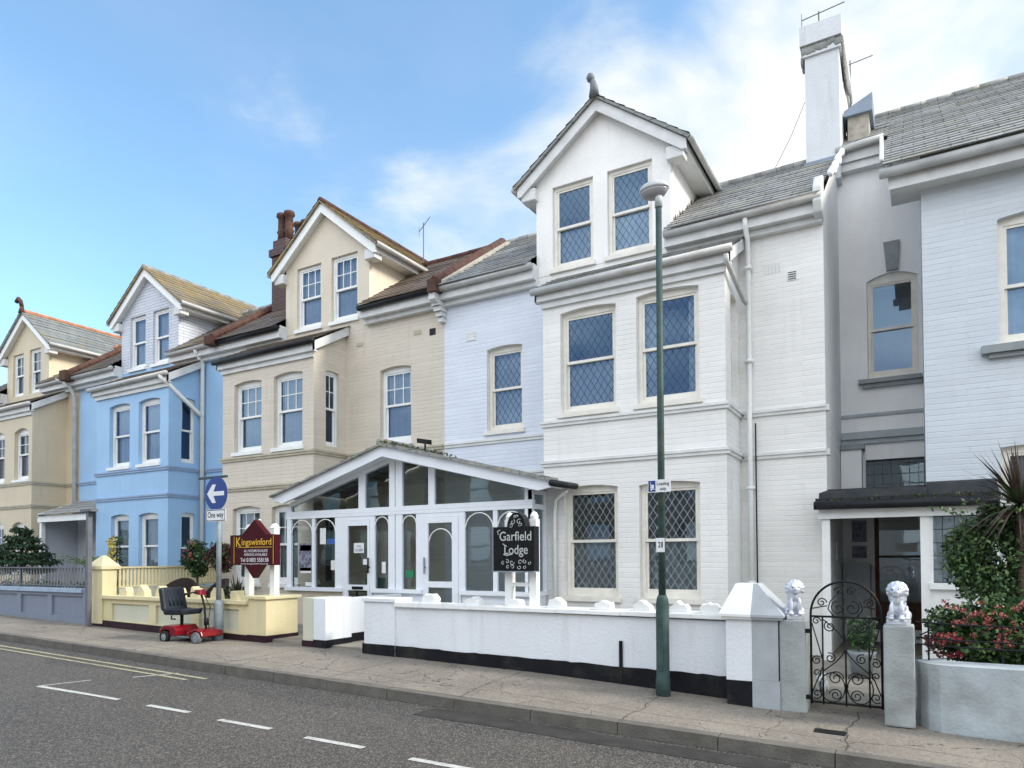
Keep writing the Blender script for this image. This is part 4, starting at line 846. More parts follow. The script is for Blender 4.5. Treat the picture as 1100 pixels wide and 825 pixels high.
for _ in range(260):
    x = random.uniform(-1.2, .8); b.leaf((x, random.uniform(10.4, 10.5), .76 + .03 * random.random()), .04, 0, wid=.8)
b.build('moss', 'moss', p_, fixn=False)['kind'] = 'stuff'
b = MB(); b.box(-1.21, .84, 10.46, 10.52, .52, .68); b.build('porch_fascia', 'white_paint', RH)
b = MB(); b.box(-1.17, -1.07, 10.5, 10.6, -1.42, .52); b.build('porch_post', 'white_paint', RH)
b = MB(); b.box(.0, .10, 10.5, 10.6, -1.42, .52); b.build('porch_post', 'white_paint', RH)
b = MB(); b.box(.10, .84, 10.52, 10.58, -1.42, -.42); b.box(.10, .84, 10.46, 10.60, -.42, -.34); b.box(.10, .14, 10.53, 10.57, -.34, .52); b.box(.80, .84, 10.53, 10.57, -.34, .52); pw = b.build('porch_window', 'white_paint', RH)
b = MB(); b.quad((.14, 10.55, -.34), (.80, 10.55, -.34), (.80, 10.55, .52), (.14, 10.55, .52)); b.build('pane', 'square_lead', pw, fixn=False)
b = MB(); curtain_sheet(b, FR(10.6), .12, .82, -.34, .52, .06); b.build('blind', 'net', pw, fixn=False)
b = MB(); b.mbox(FR(13.2), -.66, -.60, -1.2, .86, -.04, .05); b.mbox(FR(13.2), .0, .06, -1.2, .86, -.04, .05); b.mbox(FR(13.2), -.60, .0, .80, .86, -.04, .05); b.mbox(FR(13.2), -.60, .0, -1.2, -.75, .0, .05); b.mbox(FR(13.2), -.60, .0, -.02, .02, .0, .05); fd = b.build('front_door', 'door_brown', RH)
b = MB(); b.quad((-.6, 13.22, -.75), (0, 13.22, -.75), (0, 13.22, .8), (-.6, 13.22, .8)); b.build('pane', 'glass_low', fd, fixn=False)
b = MB(); b.mbox(FR(13.2), -.36, -.04, .07, .22, -.012, -.002); b.build('notice', 'paper', fd)
b = MB(); b.mbox(SR(-1.135), 11.9, 12.25, -.05, .22, -.02, -.001); b.build('notice', 'paper', RH)
b = MB(); b.mbox(FR(13.2), -1.0, -.78, .25, .60, -.03, 0, 1); b.mbox(FR(13.2), -1.0, -.78, -.02, .18, -.03, 0, 1); b.build('notice_board', ['paper', 'poster_a'], RH)
b = MB(); b.box(-1.12, -.72, 12.85, 13.19, -1.3, -.12); b.build('meter_cupboard', 'grey_paint', RH)

# ================================================================== CONSERVATORY
CV = thing('conservatory', 'white framed glazed front porch with shallow slate gable and arched panes between two guest houses', 'conservatory', (-7.85, 9.6, -1.35))
F = FR(9.5); zt0, zt1 = .77, .91; zs = -.52
b = MB()
posts = [(-10.55, -10.43), (-9.88, -9.81), (-9.29, -9.10), (-8.41, -8.34), (-8.03, -7.885), (-7.865, -7.72), (-7.42, -7.28), (-6.50, -6.42), (-5.88, -5.80), (-5.30, -5.17)]
for u0, u1 in posts: b.mbox(F, u0, u1, zs, zt0, 0, .08)
b.mbox(F, -10.56, -5.16, zt0, zt0 + .06, -.01, .085); b.mbox(F, -10.56, -5.16, zt0 + .063, zt1, -.004, .085)
def top(x): return 1.0 + (x + 10.45) * .278 if x < -7.9 else 1.72 - (x + 7.9) * .238
def vbar(x0, x1):
    b.hexa([(x0, 9.5, zt1), (x1, 9.5, zt1), (x1, 9.58, zt1), (x0, 9.58, zt1), (x0, 9.5, top(x0) + .03), (x1, 9.5, top(x1) + .03), (x1, 9.58, top(x1) + .03), (x0, 9.58, top(x0) + .03)])
for x0, x1 in ((-8.72, -8.57), (-8.01, -7.885), (-7.865, -7.72), (-7.16, -7.03), (-5.30, -5.17)): vbar(x0, x1)
b.mbox(F, -10.55, -10.43, zt1, 1.0, 0, .08)
for x0, x1 in ((-10.45, -7.9), (-7.9, -5.17)): b.hexa([(x0, 9.49, top(x0 + .001) - .0), (x1, 9.49, top(x1 - .001) - .0), (x1, 9.585, top(x1 - .001)), (x0, 9.585, top(x0 + .001)), (x0, 9.49, top(x0 + .001) + .09), (x1, 9.49, top(x1 - .001) + .09), (x1, 9.585, top(x1 - .001) + .09), (x0, 9.585, top(x0 + .001) + .09)])
# sills
for u0, u1 in ((-10.56, -9.10), (-8.38, -7.28), (-6.50, -5.16)): b.mbox(F, u0, u1, zs - .07, zs, -.05, .09)
# side return
S_ = SR(-5.17)
for u0, u1 in ((9.50, 9.56), (9.9, 9.99)): b.mbox(S_, u0, u1, zs, 1.06, -.004, .07)
b.mbox(S_, 9.56, 9.9, zt0, zt0 + .08, 0, .06); b.mbox(S_, 9.56, 9.9, 1.0, 1.08, 0, .06); b.mbox(S_, 9.5, 9.99, zs - .07, zs, -.03, .07)
fr = b.build('frame', 'upvc', CV)
b = MB()
def arc(u0, u1, zb, ztop):
    cx = (u0 + u1) / 2; r = (u1 - u0) / 2 - .005; pts = [(cx - r * math.cos(a), 9.515, ztop - r * .95 + r * .95 * math.sin(a)) for a in [math.pi * k / 14 for k in range(15)]]
    b.tube(pts, .011, 6)
for u0, u1, zz_ in ((-10.43, -9.88, zt0 - .03), (-9.81, -9.29, zt0 - .03), (-8.34, -8.03, zt0 - .03), (-7.72, -7.42, zt0 - .03), (-6.42, -5.88, zt0 - .03), (-5.80, -5.30, zt0 - .03), (-7.16, -6.67, .50)): b = MB(); arc(u0, u1, 0, zz_); b.build('arch_trim', 'white_paint', CV, True)
b = MB()
for u0, u1 in ((-10.43, -9.88), (-9.81, -9.29), (-8.34, -8.03), (-7.72, -7.42), (-6.42, -5.88), (-5.80, -5.30)): b.quad(F(u0, zs, .04), F(u1, zs, .04), F(u1, zt0, .04), F(u0, zt0, .04))
for pl in ([-10.43, -8.72], [-8.57, -8.01], [-7.72, -7.16], [-7.03, -5.30]):
    u0, u1 = pl; b.quad(F(u0, zt1, .04), F(u1, zt1, .04), F(u1, top(u1), .04), F(u0, top(u0), .04))
b.quad(S_(9.56, zs, .03), S_(9.9, zs, .03), S_(9.9, zt0, .03), S_(9.56, zt0, .03)); b.quad(S_(9.56, zt0 + .08, .03), S_(9.9, zt0 + .08, .03), S_(9.9, 1.0, .03), S_(9.56, 1.0, .03))
pn = b.build('pane', 'glass_cons', CV, fixn=False)
for (u0, u1, gl0, gl1, zb, hd) in ((-9.10, -8.41, -8.97, -8.50, -.46, -8.46), (-7.28, -6.50, -7.16, -6.67, -.38, -7.22)):
    b = MB(); b.mbox(F, u0, u0 + .045, -1.2, zt0, .0, .08); b.mbox(F, u1 - .045, u1, -1.2, zt0, 0, .08); b.mbox(F, u0 + .045, u1 - .045, .70, zt0, 0, .08)
    b.mbox(F, u0 + .048, gl0, -1.2, .697, -.012, .05); b.mbox(F, gl1, u1 - .048, -1.2, .697, -.012, .05); b.mbox(F, gl0, gl1, .60, .697, -.012, .05); b.mbox(F, gl0, gl1, zb - .10, zb, -.012, .05); b.mbox(F, gl0, gl1, -1.2, -1.02, -.012, .05)
    d_ = b.build('door', 'upvc', CV)
    b = MB(); b.quad(F(gl0, zb, .02), F(gl1, zb, .02), F(gl1, .6, .02), F(gl0, .6, .02)); b.quad(F(gl0, -1.02, .02), F(gl1, -1.02, .02), F(gl1, zb - .1, .02), F(gl0, zb - .1, .02)); b.build('pane', 'glass_cons', d_, fixn=False)
    b = MB(); b.mbox(F, hd - .012, hd + .012, -.25, .02, -.05, -.03); b.mbox(F, hd - .02, hd + .02, -.16, -.13, -.035, -.012); b.build('handle', 'black_iron' if u0 < -8 else 'galv', d_)
    if u0 < -8:
        b = MB(); b.mbox(F, -8.86, -8.60, -.545, -.49, -.02, -.013); b.build('letter_plate', 'black_iron', d_)
b = MB(); b.mbox(F, -10.56, -9.12, -1.35, zs - .072, .02, .12); b.build('dado', 'cream_render', CV)
for u0, u1 in ((-8.38, -7.29), (-6.49, -5.17)):
    b = MB(); b.mbox(F, u0, u1, -1.3, zs - .072, .02, .08); n = 3
    for k in range(n): a = u0 + (u1 - u0) * (k + .1) / n; c = u0 + (u1 - u0) * (k + .9) / n; b.mbox(F, a, c, -1.2, -.68, .005, .021)
    if u1 > -5.2: b.mbox(S_, 9.52, 9.98, -1.3, zs - .072, .01, .06)
    b.build('lower_panels', 'upvc', CV)
# gable fascia
apx = (-7.92, 1.93); lt = (-10.62, 1.17); rt_ = (-4.66, 1.13)
b = MB(); b.prism([lt, apx, (apx[0], apx[1] - .18), (lt[0] + .28, lt[1] - .12), (lt[0], lt[1] - .04)], 9.2, 9.235); b.prism([apx, rt_, (rt_[0], rt_[1] - .08), (rt_[0] - .25, rt_[1] - .12), (apx[0], apx[1] - .18)], 9.2, 9.235)
b.prism([(lt[0] + .05, lt[1] - .06), (apx[0], apx[1] - .13), (apx[0], apx[1] - .16), (lt[0] + .05, lt[1] - .09)], 9.236, 9.485); b.prism([(apx[0], apx[1] - .13), (rt_[0], rt_[1] - .06), (rt_[0], rt_[1] - .09), (apx[0], apx[1] - .16)], 9.236, 9.485)
b.build('bargeboard', 'upvc', CV)
b = MB()
for (a, c, y0, y1) in ((lt, apx, 9.14, 9.97), ((-10.32, 1.17 + .3 * .281), apx, 9.97, 10.88)):
    slates(b, (a[0], y0, a[1]), (a[0], y1, a[1]), (c[0], y1, c[1] + .03), (c[0], y0, c[1] + .03), 9)
for (a, y0, y1) in ((rt_, 9.14, 9.97), ((-5.26, 1.13 + .6 * .2426), 9.97, 10.88)):
    slates(b, (a[0], y0, a[1]), (a[0], y1, a[1]), (apx[0], y1, apx[1] + .03), (apx[0], y0, apx[1] + .03), 10)
# ragged verge of slates bedded under the edge
for s, (p, q) in ((0, (lt, apx)), (1, (apx, rt_))):
    n = 20
    for k in range(n):
        t0, t1 = k / n, (k + .97) / n; x0 = p[0] + (q[0] - p[0]) * t0; x1 = p[0] + (q[0] - p[0]) * t1; z0 = p[1] + (q[1] - p[1]) * t0; z1 = p[1] + (q[1] - p[1]) * t1
        h = (.03 if s == 0 else .055) * random.uniform(.85, 1.2); yy = 9.13 + random.uniform(-.012, .01)
        b.hexa([(x0, yy, z0), (x1, yy, z1), (x1, 9.4, z1), (x0, 9.4, z0), (x0, yy, z0 + h), (x1, yy, z1 + h), (x1, 9.4, z1 + h), (x0, 9.4, z0 + h)])
cr_ = b.build('roof', 'slate', CV, fixn=False)
b = MB(); ridge(b, (apx[0], 9.14, 1.99), (apx[0], 10.88, 1.99), .07); b.build('ridge_tiles', 'slate', cr_, True)
b = MB()
for _ in range(110):
    t_ = random.random() ** 1.3 * .45; b.leaf((apx[0] + (rt_[0] - apx[0]) * t_, random.uniform(9.12, 9.3), apx[1] + (rt_[1] - apx[1]) * t_ + .075), .05, 0, wid=.8)
b.build('moss', 'moss', cr_, fixn=False)['kind'] = 'stuff'
b = MB(); b.tube([(-4.64, 9.12, 1.10), (-4.64, 9.96, 1.12)], .05, 10); b.build('gutter', 'gutter_black', CV, True)
b = MB(); b.tube([(-4.70, 9.75, 1.04), (-4.98, 9.93, .93), (-5.0, 9.93, .7), (-5.0, 9.93, -1.2)], .034, 8); b.build('downpipe', 'white_paint', CV, True)
# posters and notices fixed to the glass
def card(u0, u1, z0, z1, mat, par=pn, y=9.53):
    b = MB(); b.box(u0, u1, y, y + .002, z0, z1); return b.build('notice', mat, par)
card(-10.25, -9.9, -.22, .30, 'poster_a'); card(-10.22, -9.93, .16, .27, 'sign_white'); card(-10.22, -9.93, -.26, -.16, 'paper'); card(-10.08, -9.9, -.5, -.43, 'paper')
card(-9.70, -9.55, .28, .58, 'paper'); card(-9.52, -9.30, .28, .38, 'poster_blue'); card(-9.42, -9.31, -.2, -.02, 'paper'); card(-8.20, -8.11, -.25, -.05, 'paper')
card(-7.66, -7.50, -.32, -.2, 'green_box')
nb = card(-8.84, -8.60, .11, .29, 'paper', CV, 9.512); text('WE ARE', 'lettering', nb, -8.72, 9.510, .215, .03, 'sign_blue', .1); text('CLOSED', 'lettering', nb, -8.72, 9.510, .14, .045, 'sign_blue', .19, off=.01)
card(-8.62, -8.50, -.1, .0, 'sign_white', CV, 9.512)
text('OPEN', 'lettering', pn, -10.15, 9.528, .56, .07, 'silver_text', .3)
# interior pieces seen through the panes
CI = thing('side_table', 'dim dark table with green box behind the glass of the left entrance door', 'table', (-8.95, 10.2, -1.3))
b = MB(); b.box(-9.3, -8.6, 10.0, 10.5, -.62, -.58)
for x in (-9.27, -8.66):
    for y in (10.03, 10.44): b.box(x, x + .03, y, y + .03, -1.3, -.62)
b.build('tabletop', 'door_brown', CI)
b = MB(); b.box(-9.1, -8.8, 10.1, 10.35, -.58, -.36); single('storage_box', b, 'green_box', 'green plastic box inside the left glazed entrance door', 'box', bevel=.01)
# --- camera on conservatory roof
SCm = thing('security_camera', 'small black security camera on the conservatory roof', 'camera', (-7.3, 9.6, 1.86))
b = MB(); b.tube([(-7.3, 9.6, 1.84), (-7.3, 9.6, 1.98)], .015, 6); b.build('bracket', 'black_iron', SCm)
b = MB(); b.hexa([(-7.4, 9.5, 1.98), (-7.12, 9.44, 1.92), (-7.1, 9.52, 1.92), (-7.38, 9.6, 1.98), (-7.4, 9.5, 2.06), (-7.12, 9.44, 2.0), (-7.1, 9.52, 2.0), (-7.38, 9.6, 2.06)]); b.build('body', 'black_iron', SCm)

# ================================================================== FRONT WALLS
def panel_wall(b, x0, x1, y0, y1, zb, zt): b.box(x0, x1, y0, y1, zb, zt)
GW = thing('garden_wall', 'long white garden wall with black plinth in front of the leaded bay', 'wall', (-4.3, 7.7, -1.5))
def slopebox(b, x0, x1, y0, y1, z0, z1, dz0=0, dz1=0):
    """bottom follows the street slope: z0 at x0, z0+dz at x1"""
    b.hexa([(x0, y0, z0), (x1, y0, z0 + dz0), (x1, y1, z0 + dz0), (x0, y1, z0), (x0, y0, z1), (x1, y0, z1 + dz1), (x1, y1, z1 + dz1), (x0, y1, z1)])
b = MB(); slopebox(b, -6.29, -1.76, 7.60, 7.80, -1.45, -.66, -.1, -.02); slopebox(b, -6.85, -6.29, 7.58, 7.9, -1.45, -.60); b.box(-6.88, -6.26, 7.55, 7.93, -.60, -.55)
b.build('wall', 'wall_white', GW, bevel=.006)
b = MB(); x = -6.28
for k in range(11):
    x2 = x + 4.535 / 11; dz = random.uniform(-.004, .004); dy = random.uniform(-.005, .005); b.hexa([(x + .001, 7.55 + dy, -.66), (x2 - .001, 7.55 + dy, -.662), (x2 - .001, 7.84, -.662), (x + .001, 7.84, -.66), (x + .001, 7.555 + dy, -.60 + dz - k * .0015), (x2 - .001, 7.555 + dy, -.60 + dz - k * .0015), (x2 - .001, 7.84, -.60 + dz), (x + .001, 7.84, -.60 + dz)]); x = x2
b.build('coping', 'white_paint', GW, bevel=.008)
b = MB(); x = -6.29; za = -1.20
while x < -1.78:
    x2 = min(-1.77, x + random.uniform(.06, .2)); zb2 = -1.20 - .06 * (x2 + 6.29) / 4.52 + random.uniform(-.007, .007)
    b.hexa([(x, 7.585, -1.6), (x2, 7.585, -1.6), (x2, 7.60, -1.6), (x, 7.60, -1.6), (x, 7.585, za), (x2, 7.585, zb2), (x2, 7.60, zb2), (x, 7.60, za)]); x = x2; za = zb2
slopebox(b, -6.87, -6.29, 7.565, 7.58, -1.46, -1.195); b.box(-6.87, -6.852, 7.565, 7.9, -1.46, -1.19); b.build('plinth', 'plinth_black', GW)
b = MB(); b.box(-3.0, -2.96, 7.575, 7.59, -1.45, -.95); b.build('drain_slot', 'plinth_black', GW)
def lumps(xs, y, z, mats, prefix_label, grp, h=.13, rnd=False):
    for i, x in enumerate(xs):
        w0 = random.uniform(.09, .13); b = MB()
        hh = h * random.uniform(.8, 1.15); n = 9; prof = []
        for k in range(n + 1):
            a = math.pi * k / n; prof.append((x - w0 * math.cos(a) * random.uniform(.8, 1.1), z + hh * (math.sin(a) ** .6) * random.uniform(.72, 1.12)))
        b.prism(prof, y - .07, y + .07)
        single('coping_stone', b, mats, prefix_label[i], 'stone', grp, smooth=False, bevel=.012)
gx = [-5.75, -5.05, -4.42, -3.85, -3.22, -2.75, -2.32, -1.98]
nm = ['first', 'second', 'third', 'fourth', 'fifth', 'sixth', 'seventh', 'eighth']
lumps(gx, 7.70, -.61, 'white_paint', ['rough white stone on the white wall coping, %s from its left end' % n for n in nm], 'white stones set along the white wall')
# left white pier + wing wall
b = MB(); b.box(-7.87, -7.62, 7.60, 8.15, -1.4, -.58); b.box(-7.80, -7.66, 8.152, 9.4, -1.35, -.60)
PW = thing('gate_pier', 'white pier with black foot and low wing wall left of the white gateway', 'pier', (-7.75, 8, -1.4)); b.build('pier', 'wall_white', PW, bevel=.006)
b = MB(); b.box(-7.86, -7.608, 7.588, 8.16, -1.42, -1.20); b.box(-7.86, -7.65, 8.161, 9.4, -1.40, -1.15); b.build('plinth', 'plinth_black', PW)
PC = thing('gate_pier', 'narrow cream pier joined to the white pier between the two gateways', 'pier', (-8, 8, -1.4))
b = MB(); b.box(-8.09, -7.875, 7.60, 8.15, -1.4, -.58); b.build('pier', 'wall_pale', PC, bevel=.006); b = MB(); b.box(-8.10, -7.876, 7.588, 8.16, -1.42, -1.22); b.build('plinth', 'plinth_maroon', PC)
# shared pillar with pyramid cap half white half grey
SP = thing('gate_pillar', 'square pillar with pyramid cap painted half white and half grey', 'pillar', (-1.48, 7.5, -1.5))
b = MB(); b.box(-1.74, -1.485, 7.35, 7.80, -1.25, -.60); b.build('shaft', 'wall_white', SP); b = MB(); b.box(-1.735, -1.487, 7.345, 7.80, -1.52, -1.25); b.build('plinth', 'plinth_black', SP)
b = MB(); b.box(-1.483, -1.235, 7.35, 7.80, -1.23, -.60); b.box(-1.483, -1.22, 7.34, 7.81, -1.55, -1.232); b.build('shaft', 'grey_paint', SP)
for (x0, x1, mt, s) in ((-1.80, -1.484, 'white_paint', 0), (-1.484, -1.17, 'grey_paint', 1)):
    b = MB(); b.box(x0, x1, 7.29, 7.86, -.60, -.575); b.box(x0 + (.02 if not s else 0), x1 - (.02 if s else 0), 7.31, 7.84, -.625, -.601)
    xi = -1.484; xo = x0 if s == 0 else x1; xp = -1.66 if s == 0 else -1.40
    if s == 0: b.hexa([(x0, 7.29, -.575), (x1, 7.29, -.575), (x1, 7.86, -.575), (x0, 7.86, -.575), (-1.66, 7.45, -.27), (x1, 7.45, -.27), (x1, 7.70, -.27), (-1.66, 7.70, -.27)])
    else: b.hexa([(x0, 7.29, -.575), (x1, 7.29, -.575), (x1, 7.86, -.575), (x0, 7.86, -.575), (x0, 7.45, -.27), (-1.44, 7.45, -.27), (-1.44, 7.70, -.27), (x0, 7.70, -.27)])
    b.build('cap', mt, SP)
# stone gate piers
for (x0, x1, y, lab) in ((-1.225, -.98, 7.36, 'grey stone gate post under the left silver lion, beside the pyramid pillar'), (-.305, -.06, 7.20, 'grey stone gate post under the right silver lion, at the garden wall')):
    b = MB(); b.box(x0, x1, y, y + .27, -1.53, -.62)
    single('gate_post', b, 'stone', lab, 'gate post', 'stone gate posts', bevel=.018)
# lions
def lion(x, y, z, lab, rot):
    T = thing('lion_statue', lab, 'statue', (x, y, z), 'silver lion statues')
    b = MB(); b.box(x - .085, x + .085, y - .10, y + .12, z, z + .05); b.build('base', 'silver', T, bevel=.012)
    E_ = lambda dx, dy, dz: (x + dx, y + dy, z + dz)
    ells = [(E_(0, .05, .11), (.075, .085, .085)), (E_(0, .0, .17), (.068, .065, .10), (R(-18), 0, 0)), (E_(.0, -.02, .24), (.075, .065, .07)),
            (E_(0, -.035, .31), (.072, .068, .075)), (E_(0, -.09, .295), (.042, .045, .038)), (E_(0, -.125, .305), (.018, .014, .014)), (E_(0, -.105, .27), (.03, .03, .018)),
            (E_(-.05, -.02, .36), (.02, .016, .022)), (E_(.05, -.02, .36), (.02, .016, .022)), (E_(-.027, -.092, .335), (.016, .014, .012)), (E_(.027, -.092, .335), (.016, .014, .012)),
            (E_(-.04, -.075, .12), (.024, .026, .09)), (E_(.04, -.075, .12), (.024, .026, .09)), (E_(-.042, -.10, .062), (.028, .038, .02)), (E_(.042, -.10, .062), (.028, .038, .02)),
            (E_(-.07, .05, .08), (.03, .07, .045)), (E_(.07, .05, .08), (.03, .07, .045)), (E_(-.075, -.02, .06), (.024, .04, .018)), (E_(.075, -.02, .06), (.024, .04, .018))]
    for k in range(11):
        a = math.pi * (k / 10) * 1.5 - math.pi * .25; ells.append((E_(.072 * math.cos(a), -.03, .305 + .072 * math.sin(a)), (.024, .035, .024)))
    for k in range(5): ells.append((E_(-.04 + k * .02, -.075 + abs(k - 2) * .012, .225), (.017, .02, .04)))
    ells.append((E_(.05, .13, .12), (.015, .02, .05)))
    o = remesh_blob('lion', ells, 'silver', T, .0075)
    for cx_ in (-.026, .026):
        b = MB(); b.lathe(E_(cx_, -.124, .322), [(.002, -.007), (.007, 0), (.002, .007)], 8); b.build('eye', 'black_iron', o, True)
    T.rotation_euler[2] = rot
lion(-1.10, 7.50, -.62, 'silver painted seated lion on the left stone gate post', R(15)); lion(-.185, 7.335, -.62, 'silver painted seated lion on the right stone gate post', R(-8))
# iron gate
GT = thing('iron_gate', 'black wrought iron gate with arched top and scrolls', 'gate', (-.62, 7.36, -1.45))
yg = 7.38; xl, xr_ = -.935, -.325; zb, zm, ztp = -1.42, -.575, -.235
def spiral(cx, cz, r, turns, a0, sgn=1, n=26):
    return [(cx + r * (1 - .8 * k / n) * math.cos(a0 + sgn * turns * 2 * math.pi * k / n), yg, cz + r * (1 - .8 * k / n) * math.sin(a0 + sgn * turns * 2 * math.pi * k / n)) for k in range(n + 1)]
b = MB(); rr = (xr_ - xl) / 2; cx = (xl + xr_) / 2
pts = [(xl, yg, zb)] + [(cx - rr * math.cos(a), yg, -.56 + (ztp + .56) * math.sin(a)) for a in [math.pi * k / 22 for k in range(23)]] + [(xr_, yg, zb)]
b.tube(pts, .012, 6)
for z in (zm, zb + .02): b.tube([(xl, yg, z), (xr_, yg, z)], .011, 6)
for x in (xl + .105, cx, xr_ - .105): b.tube([(x, yg, zb), (x, yg, zm)], .009, 6)
b.build('frame', 'black_iron', GT, True)
b = MB()
for sx in (-1, 1):
    q = lambda x: cx + sx * (cx - x)
    for (ax, az, r, tn, a0, sg) in ((xl + .10, -.44, .045, 1.4, 0, 1), (cx - .06, -.49, .07, 1.3, 1.5, 1), (cx - .05, -.33, .045, 1.2, 3, -1), (xl + .05, -.62, .04, 1.3, 0, 1), (xl + .17, -.67, .055, 1.5, 2, 1),
                                    (xl + .17, -.97, .05, 1.5, 2, -1), (xl + .05, -1.0, .045, 1.4, 1, 1), (xl + .05, -1.32, .05, 1.3, 4, 1), (cx - .09, -1.16, .07, 1.6, 0, 1), (cx - .09, -1.32, .06, 1.6, 3, -1), (xl + .05, -1.12, .04, 1.3, 5, 1)):
        b.tube([(q(p[0]), p[1], p[2]) for p in spiral(ax, az, r, tn, a0, sg)], .006, 5)
    b.tube([(q(xl + .01), yg, -.50), (q(xl + .15), yg, -.47)], .006, 5); b.tube([(q(xl + .01), yg, -.64), (q(xl + .10), yg, -.98)], .006, 5); b.tube([(q(xl + .01), yg, -1.3), (q(xl + .105), yg, -1.05)], .006, 5)
    b.tube([(q(cx - .02), yg, -.30), (q(cx - .13), yg, -.43), (q(cx - .15), yg, -.5), (q(cx - .10), yg, -.57)], .006, 5)
    n = 16; b.tube([(q(xl + .105 + .2 * math.sin(math.pi * k / n)), yg, -.60 - .5 * k / n) for k in range(n + 1)], .006, 5)
    n = 20; b.tube([(q(cx - .12 + .11 * math.cos(2 * math.pi * k / n)), yg, -1.25 + .14 * math.sin(2 * math.pi * k / n)) for k in range(n + 1)], .006, 5)
b.build('scrollwork', 'black_iron', GT, True)
b = MB()
for z in (-.72, -1.36): b = MB(); b.box(-.985, -.935, yg - .02, yg + .02, z - .02, z + .02); b.build('hinge', 'black_iron', GT)
# right curved wall and railing
RW = thing('garden_wall', 'curved pale grey rendered garden wall below the pink flowering bush', 'wall', (.8, 7.3, -1.55))
path = [(-.055, 7.52), (-.02, 7.40), (.04, 7.30), (.13, 7.235), (.3, 7.215), (.8, 7.21), (1.6, 7.2), (3.0, 7.2), (6, 7.2)]
b = MB()
for k in range(len(path) - 1):
    (xa, ya), (xb_, yb_) = path[k], path[k + 1]
    def off(i):
        a = Vector(path[max(i - 1, 0)]); c = Vector(path[min(i + 1, len(path) - 1)]); d = (c - a).normalized(); return Vector((-d.y, d.x)) * .2
    o0, o1 = off(k), off(k + 1); zb0 = -1.62; zt_ = -.955
    b.hexa([(xa, ya, zb0), (xb_, yb_, zb0), (xb_ + o1.x, yb_ + o1.y, zb0), (xa + o0.x, ya + o0.y, zb0), (xa, ya, zt_), (xb_, yb_, zt_), (xb_ + o1.x, yb_ + o1.y, zt_ + .02), (xa + o0.x, ya + o0.y, zt_ + .02)])
b.build('wall', 'right_garden_wall', RW)
b = MB()
for z in (-.60, -.80, -.74): b.tube([(-.05, 7.45, z), (.3, 7.4, z - .01), (1.6, 7.4, z - .02)], .008, 6)
for x in (.05, .6, 1.2): b.tube([(x, 7.42, -.94), (x, 7.42, -.58)], .009, 6)
b.tube([(-.02, 7.43, -.72), (.1, 7.42, -.65), (.2, 7.42, -.6)], .007, 6)
single('iron_railing', b, 'black_iron', 'thin black iron railing on the curved grey wall', 'railing')
# dog ornament
DG = thing('dog_ornament', 'small white dog ornament on the path behind the iron gate', 'ornament', (-.93, 8.15, -1.44))
E_ = lambda dx, dy, dz: (-.93 + dx, 8.15 + dy, -1.44 + dz)
remesh_blob('dog', [(E_(0, .05, .08), (.06, .1, .055)), (E_(0, -.06, .15), (.05, .05, .05)), (E_(0, -.11, .135), (.025, .035, .022)), (E_(-.035, -.05, .19), (.015, .015, .03)), (E_(.035, -.05, .19), (.015, .015, .03)),
                    (E_(-.03, -.05, .05), (.018, .02, .05)), (E_(.03, -.05, .05), (.018, .02, .05)), (E_(-.04, .1, .04), (.02, .025, .04)), (E_(.04, .1, .04), (.02, .025, .04)), (E_(0, .15, .12), (.012, .03, .04))], 'white_paint', DG, .009)

# cream wall with panels, pier, scallops
CW = thing('garden_wall', 'cream garden wall with recessed panels and maroon plinth behind the mobility scooter', 'wall', (-11, 7.7, -1.35))
b = MB(); slopebox(b, -13.37, -9.32, 7.64, 7.80, -1.26, -.72, -.08, 0); b.build('panel', 'wall_pale', CW)
b = MB()
for x0, x1 in ((-13.37, -13.1), (-11.95, -11.75), (-10.75, -10.55), (-9.55, -9.32)): b.box(x0, x1, 7.60, 7.638, -1.3, -.80)
slopebox(b, -13.37, -9.32, 7.605, 7.639, -1.26, -1.12, -.08, -.06); b.box(-13.37, -9.32, 7.60, 7.639, -.80, -.72)
b.box(-13.37, -9.31, 7.54, 7.84, -.72, -.66); b.box(-9.32, -8.90, 7.60, 8.25, -1.4, -.63); b.build('frame', 'wall_cream', CW, bevel=.005)
b = MB(); b.box(-9.36, -8.86, 7.56, 8.3, -.63, -.58); b.build('pier_cap', 'wall_cream', CW, bevel=.008)
b = MB(); slopebox(b, -13.36, -9.33, 7.58, 7.598, -1.30, -1.13, -.08, -.08); b.box(-9.33, -8.885, 7.582, 7.599, -1.42, -1.20); b.box(-8.899, -8.885, 7.60, 8.25, -1.40, -1.20); b.build('plinth', 'plinth_maroon', CW)
CP = thing('gate_pillar', 'tall cream pillar with pyramid cap between the grey wall and cream wall', 'pillar', (-13.4, 7.7, -1.3))
b = MB(); b.box(-13.80, -13.38, 7.58, 7.86, -1.32, -.17); b.build('shaft', 'wall_cream', CP, bevel=.008)
b = MB(); b.box(-13.85, -13.34, 7.54, 7.91, -.17, -.11); b.hexa([(-13.85, 7.54, -.11), (-13.34, 7.54, -.11), (-13.34, 7.91, -.11), (-13.85, 7.91, -.11), (-13.62, 7.70, .09), (-13.56, 7.70, .09), (-13.56, 7.76, .09), (-13.62, 7.76, .09)]); b.build('cap', 'wall_cream', CP)
b = MB(); b.box(-13.82, -13.36, 7.565, 7.578, -1.33, -1.2); b.build('plinth', 'plinth_maroon', CP)
cx_ = [-12.75, -12.25, -11.72, -11.2, -10.72, -10.2, -9.7]
lumps(cx_, 7.70, -.67, 'wall_cream', ['rounded cream stone on the cream wall, %s from the tall pillar' % nm[i] for i in range(7)], 'cream stones set along the cream wall', h=.2)
